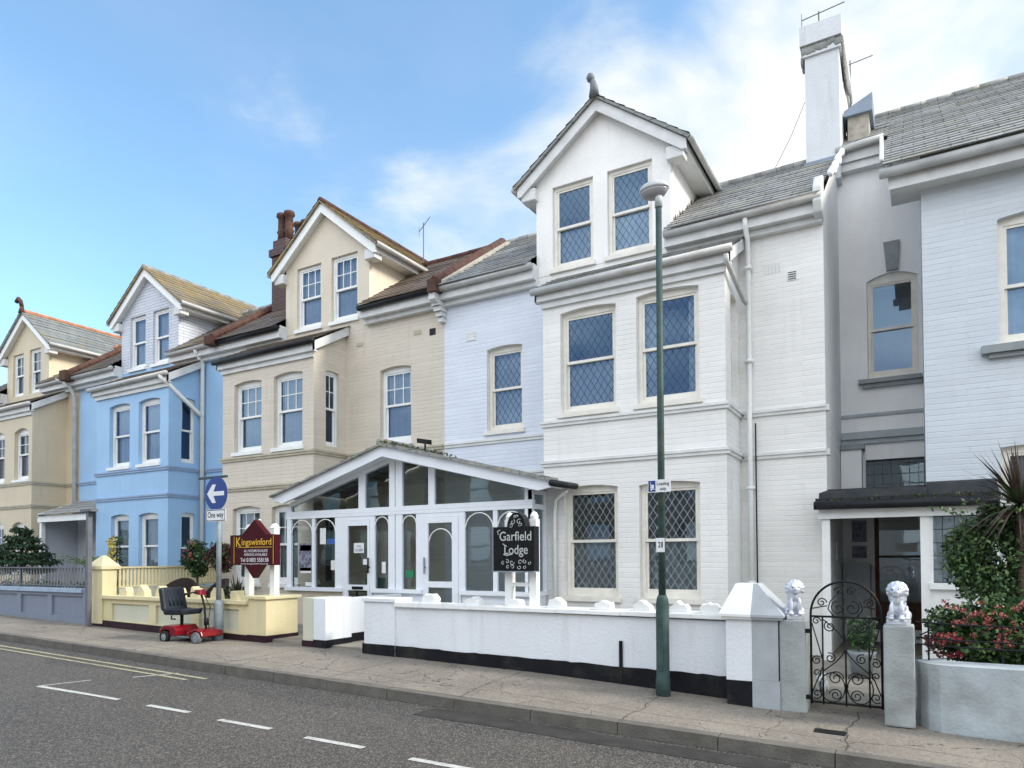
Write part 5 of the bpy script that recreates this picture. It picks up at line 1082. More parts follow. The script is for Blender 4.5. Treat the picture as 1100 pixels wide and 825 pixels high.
# side fence between blue and cream gardens
b = MB(); P0, P1 = Vector((-13.46, 7.92)), Vector((-14.1, 10.85))
def along(t, z, dx=0): p = P0.lerp(P1, t); return (p.x + dx, p.y, z)
SF = thing('side_wall', 'cream dividing wall with upright slatted top between blue and cream houses', 'wall', (-13.7, 9.4, -1.3))
b.hexa([along(0, -1.4, -.06), along(0, -1.4, .06), along(1, -1.4, .06), along(1, -1.4, -.06), along(0, -.55, -.06), along(0, -.55, .06), along(1, -.58, .06), along(1, -.58, -.06)]); b.build('wall', 'wall_pale', SF)
b = MB()
for k in range(34):
    t_ = (k + .5) / 34; x, y, z = along(t_, -.5); b.box(x - .02, x + .02, y - .022, y + .022, -.54, -.16)
for z in (-.16, -.54): b.hexa([along(0, z, -.04), along(0, z, .05), along(1, z, .05), along(1, z, -.04), along(0, z + .035, -.04), along(0, z + .035, .05), along(1, z + .035, .05), along(1, z + .035, -.04)])
b.build('slats', 'wall_cream', SF)
# blue grey wall + railings
BW = thing('garden_wall', 'low blue grey panelled wall at the left edge', 'wall', (-17, 7.7, -1.2))
b = MB(); slopebox(b, -30, -13.9, 7.64, 7.86, -1.0, -.63, -.3, 0); b.build('wall', 'wall_grey', BW)
b = MB(); x = -30.0
while x < -14.2:
    b.box(x, x + .16, 7.60, 7.639, -1.25, -.70); x += 1.22
b.box(-30, -13.9, 7.60, 7.639, -.70, -.63); slopebox(b, -30, -13.9, 7.603, 7.639, -1.0, -.86, -.3, -.26); b.box(-14.05, -13.86, 7.59, 7.88, -1.3, -.56); b.build('frame', 'wall_grey', BW)
b = MB(); b.box(-30, -14.05, 7.55, 7.9, -.63, -.56); b.build('coping', 'coping_blue', BW)
RL = thing('railing', 'slim grey upright bar railing on top of the blue grey wall', 'railing', (-17, 7.75, -.56))
b = MB(); x = -26.0
while x < -14.0: b.box(x, x + .018, 7.74, 7.758, -.56, -.15); x += .115
b.box(-26, -14.0, 7.73, 7.768, -.16, -.135); b.box(-26, -14, 7.735, 7.763, -.52, -.50); b.build('bars', 'dull_grey', RL)

# ================================================================== STREET FURNITURE
LP = thing('lamp_post', 'tall dark green street lamp in front of the white house', 'lamp post', (-2.40, 7.32, -1.5))
b = MB(); b.lathe((-2.40, 7.32, -1.5), [(.078, 0), (.078, .2), (.070, .22), (.070, 1.0), (.06, 1.06), (.045, 1.1)], 20); b.build('base', 'lamp_green', LP, True)
b = MB(); b.tube([(-2.40, 7.32, -.45), (-2.40, 7.32, 1.5), (-2.40, 7.32, 3.82)], .040, 14, r1=.033); b.build('column', 'lamp_green', LP, True)
b = MB(); b.tube([(-2.40, 7.32, 3.80), (-2.40, 7.32, 3.98)], .042, 12); b.build('collar', 'lamp_head', LP, True)
b = MB(); b.lathe((-2.45, 7.32, 4.0), [(.125, -.004), (.126, .02), (.11, .055), (.075, .08), (.02, .092)], 24, sx=1.30, sy=.9); lh = b.build('lantern', 'lamp_head', LP, True)
b = MB(); b.lathe((-2.45, 7.32, 3.995), [(.02, -.085), (.06, -.08), (.095, -.055), (.115, -.02), (.12, 0)], 24, sx=1.30, sy=.9); b.build('bowl', 'lamp_glass', lh, True)
b = MB(); b.box(-2.43, -2.37, 7.245, 7.255, -1.2, -.7); b.build('door', 'lamp_green', LP)
def sign_plate(par, x0, x1, z0, z1, y, mat='sign_white', name='sign_plate'):
    b = MB(); b.box(x0, x1, y, y + .006, z0, z1); return b.build(name, mat, par)
LS = thing('loading_sign', 'small white loading only sign with blue trolley symbol on the green lamp post', 'sign', (-2.4, 7.26, .7))
p_ = sign_plate(LS, -2.53, -2.28, .70, .835, 7.262); 
b = MB(); b.box(-2.522, -2.445, 7.258, 7.2605, .71, .825); b.build('symbol_panel', 'sign_blue', p_)
b = MB(); b.box(-2.50, -2.495, 7.255, 7.257, .73, .81); b.box(-2.50, -2.455, 7.255, 7.257, .73, .738); b.box(-2.49, -2.46, 7.255, 7.257, .742, .782); b.lathe((-2.49, 7.256, .724), [(.007, -.006), (.007, .006)], 8); b.build('trolley_symbol', 'sign_white', p_)
text('Loading', 'lettering', p_, -2.362, 7.260, .775, .033, 'sign_black', .135, off=.012); text('only', 'lettering', p_, -2.362, 7.260, .72, .033, 'sign_black', .07, off=.012)
b = MB(); b.lathe((-2.40, 7.32, .70), [(.05, 0), (.05, .02)], 14); b.lathe((-2.40, 7.32, .80), [(.05, 0), (.05, .02)], 14); b.build('clamp', 'galv', LS)
NS = thing('number_plate', 'small white number sticker wrapped on the green lamp post', 'sticker', (-2.4, 7.27, .08))
p_ = sign_plate(NS, -2.445, -2.355, .06, .21, 7.268); text('2', 'lettering', p_, -2.41, 7.266, .11, .06, 'sign_black', .03, off=.01); text('1', 'lettering', p_, -2.38, 7.266, .11, .06, 'sign_black', .015, off=.01)
# one-way sign
OP = thing('sign_post', 'grey sign post beside the mobility scooter', 'post', (-9.84, 7.45, -1.33))
b = MB(); b.lathe((-9.84, 7.45, -1.33), [(.075, 0), (.075, .62), (.05, .68)], 14); b.build('base', 'galv', OP, True); b = MB(); b.tube([(-9.84, 7.45, -.7), (-9.84, 7.45, 1.32)], .04, 12); b.build('pole', 'galv', OP, True)
OW = thing('traffic_sign', 'round blue sign with white left arrow above a one way plate', 'sign', (-9.84, 7.38, .62))
b = MB(); n = 32; xc, zc, rd = -9.84, 1.07, .275
b.prism([(xc + rd * math.cos(2 * math.pi * k / n), zc + rd * math.sin(2 * math.pi * k / n)) for k in range(n)], 7.39, 7.396); disc = b.build('disc', 'sign_blue', OW)
b = MB(); b.prism([(xc + .2, zc + .035), (xc + .2, zc - .035), (xc - .06, zc - .035), (xc - .0, zc - .15), (xc - .09, zc - .15), (xc - .22, zc), (xc - .09, zc + .15), (xc - .0, zc + .15), (xc - .06, zc + .035)], 7.386, 7.3885); b.build('arrow', 'sign_white', disc)
b = MB(); b.prism([(xc + (rd - .0) * math.cos(a), zc + rd * math.sin(a)) for a in [2 * math.pi * k / n for k in range(n)]], 7.397, 7.400); b.build('backing', 'galv', disc)
b = MB(); b.box(-10.09, -9.60, 7.388, 7.396, .62, .815); pl = b.build('plate', 'sign_white', OW)
b = MB(); [b.box(*q) for q in ((-10.08, -9.61, 7.385, 7.387, .628, .638), (-10.08, -9.61, 7.385, 7.387, .797, .807), (-10.08, -10.07, 7.385, 7.387, .638, .797), (-9.62, -9.61, 7.385, 7.387, .638, .797))]; b.build('border', 'sign_black', pl)
text('One way', 'lettering', pl, -9.845, 7.386, .685, .09, 'sign_black', .39, off=.01)
b = MB(); b.box(-10.32, -9.62, 7.41, 7.45, 1.325, 1.36); single('sign_bracket', b, 'lamp_green', 'flat green bracket arm on top of the one way sign post', 'bracket')
GP = thing('post', 'plain grey square post with flat top in front of the cream pillar', 'post', (-13.62, 7.45, -1.3))
b = MB(); b.box(-13.64, -13.56, 7.41, 7.49, -1.32, .92); b.build('pole', 'dull_grey', GP); b = MB(); b.box(-13.80, -13.42, 7.38, 7.52, .92, .97); b.build('top_plate', 'dull_grey', GP)

# guest house boards
KS = thing('hotel_sign', 'maroon and gold Kingswinford board on two white posts', 'sign', (-9.3, 7.85, -1.2))
for x in (-9.60, -9.0):
    b = MB(); b.box(x - .055, x + .055, 7.80, 7.91, -1.3, .50); b.hexa([(x - .065, 7.79, .50), (x + .065, 7.79, .50), (x + .065, 7.92, .50), (x - .065, 7.92, .50), (x - .03, 7.83, .58), (x + .03, 7.83, .58), (x + .03, 7.88, .58), (x - .03, 7.88, .58)]); b.build('post', 'white_paint', KS, bevel=.01)
b = MB(); b.prism([(-9.86, -.09), (-9.50, -.09), (-9.30, -.30), (-9.10, -.09), (-8.80, -.09), (-8.80, .40), (-9.00, .40), (-9.28, .64), (-9.58, .40), (-9.86, .40)], 7.68, 7.79); kb = b.build('board', 'maroon', KS)
b = MB(); b.prism([(-9.70, .40), (-9.58, .40), (-9.28, .64), (-9.31, .66)], 7.795, 7.83); b.build('back_edge', 'white_paint', KS)
b = MB(); b.box(-9.765, -9.755, 7.676, 7.679, -.07, .38); b.box(-8.835, -8.825, 7.676, 7.679, -.07, .38); b.box(-9.66, -8.86, 7.676, 7.679, .195, .203); b.build('gold_rule', 'gold', kb)
text('K', 'lettering', kb, -9.65, 7.677, .215, .15, 'gold', .12, off=.012); text('ingswinford', 'lettering', kb, -9.225, 7.677, .235, .105, 'gold', .70, off=.008)
text('ALL ROOMS EN-SUITE', 'lettering', kb, -9.24, 7.677, .12, .042, 'sign_white', .56, off=.004); text('PARKING AVAILABLE', 'lettering', kb, -9.24, 7.677, .06, .042, 'sign_white', .54, off=.004)
text('Tel 01803 558158', 'lettering', kb, -9.27, 7.677, -.035, .062, 'sign_white', .66, off=.006); text('www.kingswinford.co.uk', 'lettering', kb, -9.27, 7.677, -.078, .025, 'sign_white', .66)
GS = thing('hotel_sign', 'black Garfield Lodge board with silver gothic lettering on two white posts', 'sign', (-4.4, 7.85, -1.2))
for x in (-4.60, -4.24):
    b = MB(); b.box(x - .05, x + .05, 7.80, 7.9, -1.3, .5); b.lathe((x, 7.85, .5), [(.05, 0), (.055, .04), (.035, .08), (.01, .095)], 12); b.build('post', 'white_paint', GS)
b = MB(); b.box(-4.55, -4.29, 7.83, 7.87, -.36, -.31); b.build('rail', 'white_paint', GS)
b = MB(); b.prism([(-4.74, -.16), (-4.14, -.16), (-4.14, .40)] + [(-4.40 + .13 * math.cos(a), .40 + .18 * math.sin(a)) for a in [math.pi * k / 12 for k in range(13)]] + [(-4.74, .40)], 7.66, 7.79); gb = b.build('board', 'sign_black', GS)
def ornate(s, x, z, h, wd, par):
    o = text(s, 'lettering', par, x, 7.657, z, h, 'silver_text', wd, off=.006, shear=.0); return o
ornate('Garfield', -4.41, .225, .115, .46, gb); ornate('Lodge', -4.40, .055, .115, .34, gb)
b = MB()
def curl(cx, cz, r, a0, sg): b.tube([(cx + r * (1 - .75 * k / 12) * math.cos(a0 + sg * k * .5), 7.655, cz + r * (1 - .75 * k / 12) * math.sin(a0 + sg * k * .5)) for k in range(13)], .0045, 5)
for s in (-1, 1):
    curl(-4.40 + s * .06, -.05, .035, 0, s); curl(-4.40 + s * .13, -.04, .03, 2, s); curl(-4.40 + s * .19, -.06, .025, 1, -s); curl(-4.40 + s * .05, -.11, .03, 3, s); curl(-4.40 + s * .12, -.11, .025, 1, -s); curl(-4.40 + s * .045, .46, .035, 1, s); curl(-4.40 + s * .07, .42, .03, 4, -s); curl(-4.40 + s * .02, .53, .02, 4, -s)
# serifs and hooks of the gothic capitals
b.tube([(-4.655, 7.655, .30), (-4.67, 7.655, .345), (-4.63, 7.655, .36)], .007, 5); b.tube([(-4.59, 7.655, .185), (-4.56, 7.655, .165), (-4.53, 7.655, .15)], .006, 5); b.tube([(-4.58, 7.655, .05), (-4.53, 7.655, .035), (-4.45, 7.655, .055)], .008, 5)
b.build('scrollwork', 'silver_text', gb, True)
b = MB(); b.box(-4.745, -4.735, 7.655, 7.80, -.17, .405); b.box(-4.745, -4.135, 7.65, 7.80, -.175, -.16); b.build('edge', 'galv', gb)

# mobility scooter ------------------------------------------------
MS = thing('mobility_scooter', 'red mobility scooter with dark grey padded seat parked on the pavement', 'mobility scooter', (0, 0, 0))
def wheel(x, y, r, wd, tm):
    b = MB(); n = 20; prof = [(r * .6, -wd / 2), (r * .93, -wd / 2), (r, -wd / 4), (r, wd / 4), (r * .93, wd / 2), (r * .6, wd / 2), (r * .6, -wd / 2)]
    rings = []
    for rr_, dy in prof:
        i = len(b.v); b.v += [(x + rr_ * math.cos(2 * math.pi * j / n), y + dy, r + rr_ * math.sin(2 * math.pi * j / n)) for j in range(n)]; rings.append(i)
    for q in range(len(rings) - 1):
        for j in range(n): b.f.append((rings[q] + j, rings[q] + (j + 1) % n, rings[q + 1] + (j + 1) % n, rings[q + 1] + j)); b.m.append(0)
    wh = b.build('wheel', tm, MS, True)
    b = MB(); i = len(b.v)
    for dy in (-wd * .35, wd * .35): b.prism([(x + r * .6 * math.cos(2 * math.pi * j / n), r + r * .6 * math.sin(2 * math.pi * j / n)) for j in range(n)], y + dy - .006, y + dy + .006)
    b.prism([(x + r * .2 * math.cos(2 * math.pi * j / 10), r + r * .2 * math.sin(2 * math.pi * j / 10)) for j in range(10)], y - wd * .6, y + wd * .6); b.build('hub', 'galv', wh)
wheel(-.36, -.24, .10, .07, 'rubber'); wheel(-.36, .24, .10, .07, 'rubber'); wheel(.36, -.22, .10, .065, 'tyre_grey'); wheel(.36, .22, .10, .065, 'tyre_grey')
b = MB(); b.prism([(-.50, .15), (-.50, .22), (-.42, .29), (-.16, .29), (-.10, .22), (-.10, .12), (-.25, .12), (-.27, .20), (-.36, .235), (-.45, .20), (-.47, .15)], -.24, .24); b.build('rear_shell', 'scooter_red', MS, bevel=.02)
b = MB(); b.box(-.28, .30, -.20, .20, .09, .13); b.build('floor_pan', 'rubber', MS, bevel=.01)
b = MB(); b.prism([(.14, .12), (.14, .19), (.30, .25), (.47, .21), (.50, .13), (.47, .11), (.46, .17), (.36, .22), (.27, .18), (.25, .12)], -.23, .23); b.build('front_shell', 'scooter_red', MS, bevel=.018)
b = MB(); b.box(-.30, .18, -.205, -.17, .10, .12); b.box(-.30, .18, .17, .205, .10, .12); b.build('side_rail', 'galv', MS)
b = MB(); b.tube([(-.24, 0, .26), (-.24, 0, .46)], .028, 10); b.build('seat_post', 'black_iron', MS, True)
b = MB(); b.hexa([(-.42, -.23, .46), (.0, -.21, .47), (.0, .21, .47), (-.42, .23, .46), (-.42, -.25, .56), (.02, -.24, .56), (.02, .24, .56), (-.42, .25, .56)]); b.build('seat', 'vinyl', MS, bevel=.03)
b = MB(); b.hexa([(-.46, -.25, .52), (-.36, -.25, .52), (-.36, .25, .52), (-.46, .25, .52), (-.56, -.24, .92), (-.46, -.24, .93), (-.46, .24, .93), (-.56, .24, .92)]); bk = b.build('backrest', 'vinyl', MS, bevel=.045)
b = MB()
for y in (-.12, -.04, .04, .12): b.tube([(-.363, y, .60), (-.41, y, .72), (-.452, y, .86)], .012, 6)
b.build('rib', 'rubber', bk, True) if False else None
for y in (-.12, -.04, .04, .12):
    b = MB(); b.tube([(-.366, y, .62), (-.405, y, .72), (-.447, y, .86)], .013, 6); b.build('rib', 'vinyl', bk, True)
b = MB(); b.tube([(.22, .05, .82), (.36, .07, .6), (.34, .05, .35), (.38, .03, .22)], .007, 6); b.build('cable', 'rubber', MS, True)
b = MB(); b.tube([(-.30, -.16, .45), (-.26, -.2, .40), (-.16, -.2, .40)], .012, 6); b.build('lever', 'rubber', MS, True)
b = MB()
for y in (-.24, .24): b.tube([(-.42, y, .5), (-.40, y, .68), (-.1, y, .69)], .014, 8); b.box(-.36, -.08, y - .03, y + .03, .69, .72)
b.build('armrest', 'vinyl', MS) if False else None
b = MB(); b.tube([(.34, 0, .2), (.33, 0, .32), (.30, 0, .62), (.22, 0, .82)], .018, 8); b.tube([(.34, 0, .30), (.335, 0, .42)], .035, 8); b.build('tiller', 'black_iron', MS, True)
b = MB(); b.hexa([(.14, -.09, .82), (.28, -.07, .80), (.28, .07, .80), (.14, .09, .82), (.15, -.08, .89), (.26, -.05, .90), (.26, .05, .90), (.15, .08, .89)]); b.build('control_head', 'scooter_red', MS, bevel=.015)
b = MB(); b.tube([(.12, -.26, .82), (.18, -.14, .85), (.21, 0, .86), (.18, .14, .85), (.12, .26, .82)], .013, 8); b.tube([(.12, -.26, .82), (.15, -.18, .84)], .02, 8); b.tube([(.12, .26, .82), (.15, .18, .84)], .02, 8); b.build('handlebar', 'rubber', MS, True)
MS.location = (-10.17, 7.2, -1.325); MS.scale = (.93, .93, .95); MS.rotation_euler[2] = R(6)

# tub chairs behind cream wall
def tub(x, y, rz, lab):
    T = thing('tub_chair', lab, 'chair', (x, y, -1.25), 'dark rattan tub chairs')
    b = MB(); n = 16
    for k in range(n):
        a0 = math.pi * (.95 * k / n + .02) ; a1 = math.pi * (.95 * (k + 1) / n + .02)
        h = lambda a: .46 + .44 * math.sin(max(a, 0)) ** .7
        pts = []
        for a in (a0, a1):
            for r in (.30, .34): pts.append((a, r))
        P_ = lambda a, r, z: (x + r * math.cos(a + rz) * 1.05, y + r * math.sin(a + rz), -1.25 + z)
        b.hexa([P_(a0, .30, .2), P_(a1, .30, .2), P_(a1, .34, .2), P_(a0, .34, .2), P_(a0, .32, h(a0)), P_(a1, .32, h(a1)), P_(a1, .37, h(a1)), P_(a0, .37, h(a0))])
    b.build('backrest', 'rattan', T)
    b = MB(); b.lathe((x, y, -1.25), [(.28, .34), (.30, .40), (.28, .44)], 18); b.build('seat', 'rattan', T, True)
    for k in range(4):
        a = math.pi / 4 + k * math.pi / 2; b = MB(); b.tube([(x + .24 * math.cos(a), y + .24 * math.sin(a), -1.25), (x + .24 * math.cos(a), y + .24 * math.sin(a), -.88)], .018, 6); b.build('leg', 'rattan', T)
tub(-12.3, 8.35, R(25), 'dark rattan tub chair behind the cream wall, nearer the tall pillar'); tub(-11.35, 8.35, R(-15), 'dark rattan tub chair behind the cream wall, above the scooter seat')

# ================================================================== AERIALS, WIRE
def aerial(x, y, z, h, lab, ang=20, ln=.6, n=7):
    T = thing('tv_aerial', lab, 'aerial', (x, y, z), 'television aerials on the roofs')
    b = MB(); b.tube([(x, y, z), (x, y, z + h)], .012, 6); b.build('mast', 'dull_grey', T)
    b = MB(); d = Vector((math.cos(R(ang)), .35, math.sin(R(ang)))).normalized(); c = Vector((x, y, z + h * .93))
    b.tube([c - d * ln * .4, c + d * ln * .6], .009, 6); s = Vector((-.35, 1, 0)).normalized(); vv = Vector((0, 0, 1)).cross(d).normalized()
    for k in range(n):
        p = c + d * ln * (-.35 + .95 * k / n); q = (vv * .6 + Vector((-.2, 0, .9)) * .4).normalized() * (.12 - .006 * k); b.tube([p - q, p + q], .007, 4)
    p = c - d * ln * .4; b.tube([p + Vector((0, 0, -.12)), p + Vector((0, 0, .12))], .006, 4)
    b.build('antenna', 'dull_grey', T)
aerial(-9.92, 13.0, 6.85, 1.0, 'tv aerial on the roof between the cream and white houses', 60, .45, 6)
aerial(-1.40, 13.2, 9.13, .45, 'tv aerial standing on top of the white chimney', 20, .75, 8)
aerial(-1.02, 14.7, 8.4, 1.1, 'small tv aerial sticking out beside the white chimney', 18, .7, 6)
aerial(-20.9, 14.5, 6.6, 1.75, 'tv aerial above the orange ridge of the far left house', 75, .4, 5)
b = MB(); b.tube([(-1.61, 12.95, 7.9), (-1.85, 13.0, 7.4), (-2.15, 13.05, 6.9)], .005, 4); single('cable', b, 'gutter_black', 'thin cable running from the white chimney to the roof ridge', 'cable')
b = MB(); b.tube([(-26, 10.4, 7.0), (-24.6, 10.3, 6.6), (-23.2, 10.3, 6.9), (-20.5, 10.5, 7.0)], .007, 4)

# ================================================================== PLANTS
def plant(name, lab, cat, base, parts, group=None):
    T = thing(name, lab, cat, base, group)
    for nm_, bb, mats in parts:
        o = bb.build(nm_, mats, T, fixn=False)
        if nm_ != 'stem': o['kind'] = 'stuff'
    return T
# pink bush
b = MB()
for c in ((.30, 7.85, -.72), (.62, 7.8, -.62), (.95, 7.85, -.62), (1.35, 7.85, -.65), (.5, 7.75, -.82), (.85, 7.7, -.86), (1.2, 7.7, -.85), (1.8, 7.8, -.7)):
    b.cloud(c, (.31, .25, .30), 2300, .055, [0, 0, 1, 1, 2], .35, .6)
f = MB()
for _ in range(150):
    c = (random.uniform(.15, 1.8), random.uniform(7.46, 7.72), random.uniform(-.84, -.40)); f.cloud(c, (.04, .03, .026), 16, .022, [0], .6, .9)
for _ in range(16):
    c = (random.uniform(.04, .3), random.uniform(7.5, 7.65), random.uniform(-.92, -.72)); f.cloud(c, (.035, .03, .03), 20, .024, [1], .6, .9)
st = MB()
for k in range(9): st.tube([(.2 + .17 * k, 7.8, -1.3), (.22 + .16 * k, 7.8, -.6)], .012, 5)
plant('flowering_bush', 'low bush with salmon pink flowers spilling above the curved grey wall', 'bush', (.8, 7.8, -1.3), [('foliage', b, ['green_leaf', 'dark_leaf', 'light_leaf']), ('flowers', f, ['pink', 'magenta']), ('stems', st, 'bark')])
# laurel
b = MB()
for c, rd in (((.42, 8.9, .12), .27), ((.72, 8.8, .28), .27), ((.95, 8.8, .0), .33), ((.5, 8.8, -.2), .3), ((.8, 8.8, -.35), .33), ((1.2, 8.8, -.2), .35), ((.32, 8.7, -.05), .15), ((1.35, 8.8, .15), .3), ((.60, 8.75, .42), .12)):
    b.cloud((c[0], c[1] - .35, c[2]), (rd, rd, rd), int(17000 * rd * rd), .06, [0, 0, 1, 1, 2], .35, .45)
for _ in range(70):
    a = Vector((random.uniform(.36, 1.4), random.uniform(8.2, 8.6), random.uniform(-.5, .45))); d = Vector((random.gauss(-.3, .6), random.gauss(-.3, .4), random.gauss(.5, .5))).normalized()
    for q in range(12): b.leaf(a + d * q * .028, random.uniform(.04, .08), random.choice([0, 0, 1, 2]), wid=.4)
st = MB()
for k in range(6): st.tube([(.6 + .1 * k, 8.5, -1.3), (.3 + .22 * k, 8.45, .2)], .014, 5)
plant('shrub', 'tall leafy green shrub in front of the leaded porch window', 'shrub', (.8, 8.45, -1.3), [('foliage', b, ['green_leaf', 'dark_leaf', 'light_leaf']), ('stems', st, 'bark')])
# cordyline palm
T = thing('palm_tree', 'cordyline palm with bronze spiky leaves at the right edge', 'palm tree', (.78, 8.3, -1.3))
b = MB(); b.tube([(.86, 8.3, -1.3), (.85, 8.3, -.4), (.83, 8.3, .42)], .05, 10, r1=.035); b.build('trunk', 'bark', T, True)
b = MB(); hc = Vector((.83, 8.3, .50))
for _ in range(190):
    el = random.uniform(-.75, 1.35); az = random.uniform(0, 6.28); d = Vector((math.cos(az) * math.cos(el), math.sin(az) * math.cos(el), math.sin(el))); Ln = random.uniform(.42, .72)
    sd_ = d.cross(Vector((0, 0, 1))); sd_ = (sd_ if sd_.length > .01 else Vector((1, 0, 0))).normalized() * random.uniform(.010, .017)
    p0 = hc; p1 = hc + d * Ln * .5 + Vector((0, 0, -.01)); p2 = hc + d * Ln + Vector((0, 0, -.13 * math.cos(el)))
    b.quad(p0 - sd_ * .7, p1 - sd_, p1 + sd_, p0 + sd_ * .7, mi=random.choice([0, 0, 1])); b.quad(p1 - sd_, p2, p2 + Vector((0, 0, .002)), p1 + sd_, mi=0)
b.build('crown', ['palm_leaf', 'green_leaf'], T, fixn=False)
# conifer left
T = thing('conifer', 'dark layered conifer behind the railing at far left', 'tree', (-19.2, 8.9, -1.2))
b = MB(); b.tube([(-19.2, 8.9, -1.2), (-19.2, 8.9, .7)], .05, 8, r1=.02); b.build('trunk', 'bark', T)
b = MB()
for z, rd, n_ in ((.72, .22, 220), (.52, .36, 380), (.33, .50, 520), (.14, .66, 650), (-.03, .80, 800), (-.22, .70, 500)):
    for k in range(7):
        a = k * .9 + z * 7; b.cloud((-19.2 + rd * .6 * math.cos(a), 8.9 + rd * .6 * math.sin(a), z + random.uniform(-.04, .04)), (rd * .6, rd * .6, .07), n_ // 3, .08, [0, 0, 1], .3, .5)
b.build('crown', ['conifer', 'dark_leaf'], T, fixn=False)
# second small palm/fern, pale
T = thing('fern', 'pale green arching fern in front of the blue house porch', 'plant', (-16.2, 8.9, -1.2))
b = MB()
for k in range(46):
    az = random.uniform(0, 6.28); Ln = random.uniform(.35, .75); pr = None
    for s in range(8):
        t_ = s / 7; p = Vector((-16.2 + Ln * t_ * math.cos(az), 8.9 + Ln * t_ * math.sin(az), -.35 + .5 * math.sin(t_ * 2.2) * Ln + .12))
        if pr is not None:
            for q in (-1, 1): b.leaf(p, .09, random.choice([0, 0, 1]), Vector((-math.sin(az) * q, math.cos(az) * q, -.1)), .3)
        pr = p
b.build('fronds', ['light_leaf', 'green_leaf'], T, fixn=False); b = MB(); b.tube([(-16.2, 8.9, -1.25), (-16.2, 8.9, -.25)], .06, 8); b.build('stem', 'bark', T)
# low green shrubs behind railing
b = MB()
for x in (-23, -22, -20.8, -19.8, -18.6, -17.5, -16.9, -15.6, -14.8): b.cloud((x, 8.4, -.7), (.5, .3, .3), 1100, .06, [0, 1, 1], .4)
single('hedge', b, ['green_leaf', 'dark_leaf'], 'low green planting behind the grey bar railing', 'hedge', kind='stuff')
# yellow climber
b = MB(); f = MB(); st = MB(); st.tube([(-15.5, 9.1, -1.25), (-15.5, 9.1, .5)], .015, 6)
for z in (-.5, -.25, 0, .2, .42): b.cloud((-15.5 + random.uniform(-.06, .06), 9.1, z), (.17, .15, .14), 130, .06, [0, 1], .3)
for _ in range(28): f.cloud((-15.5 + random.gauss(0, .07), 9.0, random.uniform(-.1, .5)), (.04, .03, .04), 9, .05, [0], .5, .9)
plant('climbing_plant', 'slender climber with pale yellow flowers in front of the blue bay', 'plant', (-15.5, 9.1, -1.25), [('foliage', b, ['green_leaf', 'dark_leaf']), ('flowers', f, 'yellow_fl'), ('stem', st, 'bark')])
# dark shrub and red shrub by the blue/cream boundary
b = MB(); f = MB(); st = MB(); st.tube([(-13.1, 9.4, -1.25), (-13.1, 9.4, .2)], .025, 6)
for c in ((-13.15, 9.4, .22), (-12.95, 9.4, .05), (-13.3, 9.4, 0), (-13.1, 9.4, -.2)): b.cloud(c, (.22, .2, .2), 800, .07, [0, 1], .4)
for _ in range(15): f.cloud((-13.1 + random.gauss(0, .12), 9.2, random.uniform(0, .4)), (.03, .03, .03), 8, .03, [0], .5, .9)
plant('shrub', 'dark green rose shrub in front of the blue house corner', 'shrub', (-13.1, 9.4, -1.25), [('foliage', b, ['dark_leaf', 'green_leaf']), ('flowers', f, 'pink'), ('stem', st, 'bark')])
b = MB(); f = MB(); st = MB(); st.tube([(-12.25, 9.3, -1.25), (-12.25, 9.3, .2)], .025, 6)
for c in ((-12.25, 9.3, .2), (-12.0, 9.3, .1), (-12.45, 9.3, .05), (-12.2, 9.3, -.1)): b.cloud(c, (.22, .2, .18), 450, .07, [0, 1], .4); f.cloud(c, (.24, .22, .2), 420, .06, [0], .6)
plant('shrub', 'dark red leaved shrub behind the one way sign post', 'shrub', (-12.25, 9.3, -1.25), [('foliage', b, ['dark_leaf', 'green_leaf']), ('red_leaves', f, 'red_fl'), ('stem', st, 'bark')])
# spiky plants behind cream wall
T = thing('spiky_plant', 'dark spiky leaved plant behind the cream wall by the sign post', 'plant', (-10.6, 8.4, -1.25))
b = MB(); hc = Vector((-10.6, 8.4, -.75))
for _ in range(80):
    el = random.uniform(0, 1.4); az = random.uniform(0, 6.28); d = Vector((math.cos(az) * math.cos(el), math.sin(az) * math.cos(el), math.sin(el))); b.leaf(hc, random.uniform(.3, .55), random.choice([0, 1]), d, .1)
b.build('leaves', ['dark_leaf', 'palm_leaf'], T, fixn=False); b = MB(); b.tube([(-10.6, 8.4, -1.25), (-10.6, 8.4, -.7)], .05, 8); b.build('stem', 'bark', T)
b = MB()
for _ in range(5): pass
T = thing('potted_plant', 'leafy pot plant standing on the path behind the iron gate', 'plant', (-.62, 9.3, -1.42))
b = MB(); b.lathe((-.62, 9.3, -1.42), [(.11, 0), (.15, .26), (.16, .3), (.14, .3)], 14); b.build('pot', 'sage', T, True)
b = MB(); b.cloud((-.62, 9.3, -.92), (.2, .2, .26), 420, .06, [0, 1], .4); b.build('foliage', ['dark_leaf', 'green_leaf'], T, fixn=False)

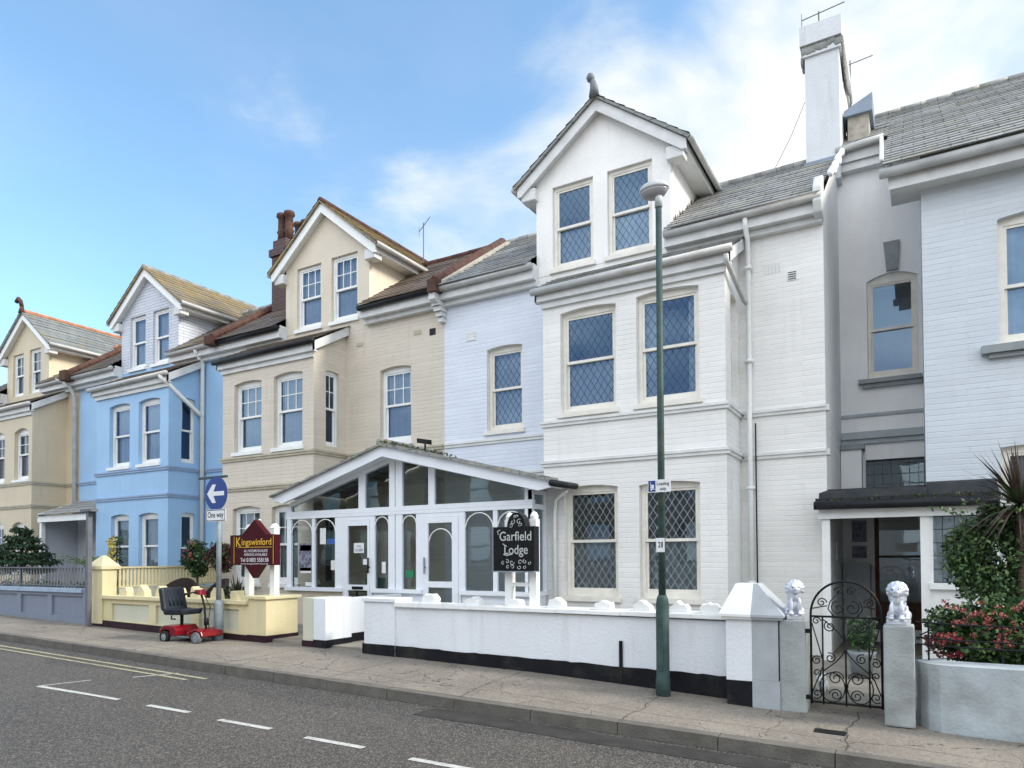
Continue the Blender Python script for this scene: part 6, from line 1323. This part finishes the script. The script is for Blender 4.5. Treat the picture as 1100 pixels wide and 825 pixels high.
# ================================================================== HOUSES ACROSS THE STREET (behind the camera, seen in reflections)
for i, (x0, x1) in enumerate(((-34, -22.2), (-22, -10.2), (-10, 1.8), (2, 14))):
    T = thing('opposite_house', ['red brick house across the street, mirrored in the left panes', 'cream rendered house across the street, mirrored in the conservatory', 'white rendered house across the street, mirrored in the ground floor panes', 'cream rendered house across the street, mirrored in the right panes'][i], 'house', ((x0 + x1) / 2, -10, -1.3))
    b = MB(); wins = []
    for k in range(4):
        u = x0 + 1.2 + k * 2.7
        wins += [(u, u + 1.2, -.3, 1.5), (u, u + 1.2, 2.4, 4.0)]
    mp = lambda u, z, d=0: (u, -8.0 - d, z)
    wall_open(b, mp, x0, x1, -1.6, 4.8, wins, depth=.15); b.quad((x0, -8, -1.6), (x0, -14, -1.6), (x0, -14, 4.8), (x0, -11, 7.0), (x0, -8, 4.8)); b.quad((x1, -8, -1.6), (x1, -14, -1.6), (x1, -14, 4.8), (x1, -11, 7.0), (x1, -8, 4.8))
    b.build('wall', ['brick_dark', 'cream_render', 'white_render', 'cream_render'][i], T, fixn=False)  # most walls made pale to bounce light onto the fronts facing them
    b = MB(); b.quad((x0, -7.7, 4.7), (x1, -7.7, 4.7), (x1, -11, 7.1), (x0, -11, 7.1)); b.quad((x0, -14.3, 4.7), (x1, -14.3, 4.7), (x1, -11, 7.1), (x0, -11, 7.1))
    g = (x0 + x1) / 2; b.quad((g - 1.7, -7.6, 4.8), (g + 1.7, -7.6, 4.8), (g, -7.6, 7.0)); b.quad((g - 1.9, -7.5, 4.7), (g, -7.5, 7.1), (g, -10.8, 7.1), (g - 1.9, -7.9, 4.7)); b.quad((g + 1.9, -7.5, 4.7), (g, -7.5, 7.1), (g, -10.8, 7.1), (g + 1.9, -7.9, 4.7))
    b.build('roof', 'tile_brown', T, fixn=False)
    for (u0, u1, z0, z1) in wins:
        b = MB()
        b.mbox(mp, u0, u0 + .07, z0, z1, .05, .12); b.mbox(mp, u1 - .07, u1, z0, z1, .05, .12); b.mbox(mp, u0 + .07, u1 - .07, z1 - .07, z1, .05, .12); b.mbox(mp, u0 + .07, u1 - .07, z0, z0 + .07, .05, .12); b.mbox(mp, u0 + .07, u1 - .07, (z0 + z1) / 2 - .03, (z0 + z1) / 2 + .03, .05, .12)
        wn = b.build('window', 'white_paint', T); b = MB(); b.quad(mp(u0, z0, .1), mp(u1, z0, .1), mp(u1, z1, .1), mp(u0, z1, .1)); b.build('pane', 'glass_low', wn, fixn=False)

for o in bpy.data.objects:
    if '_org' in o: del o['_org']
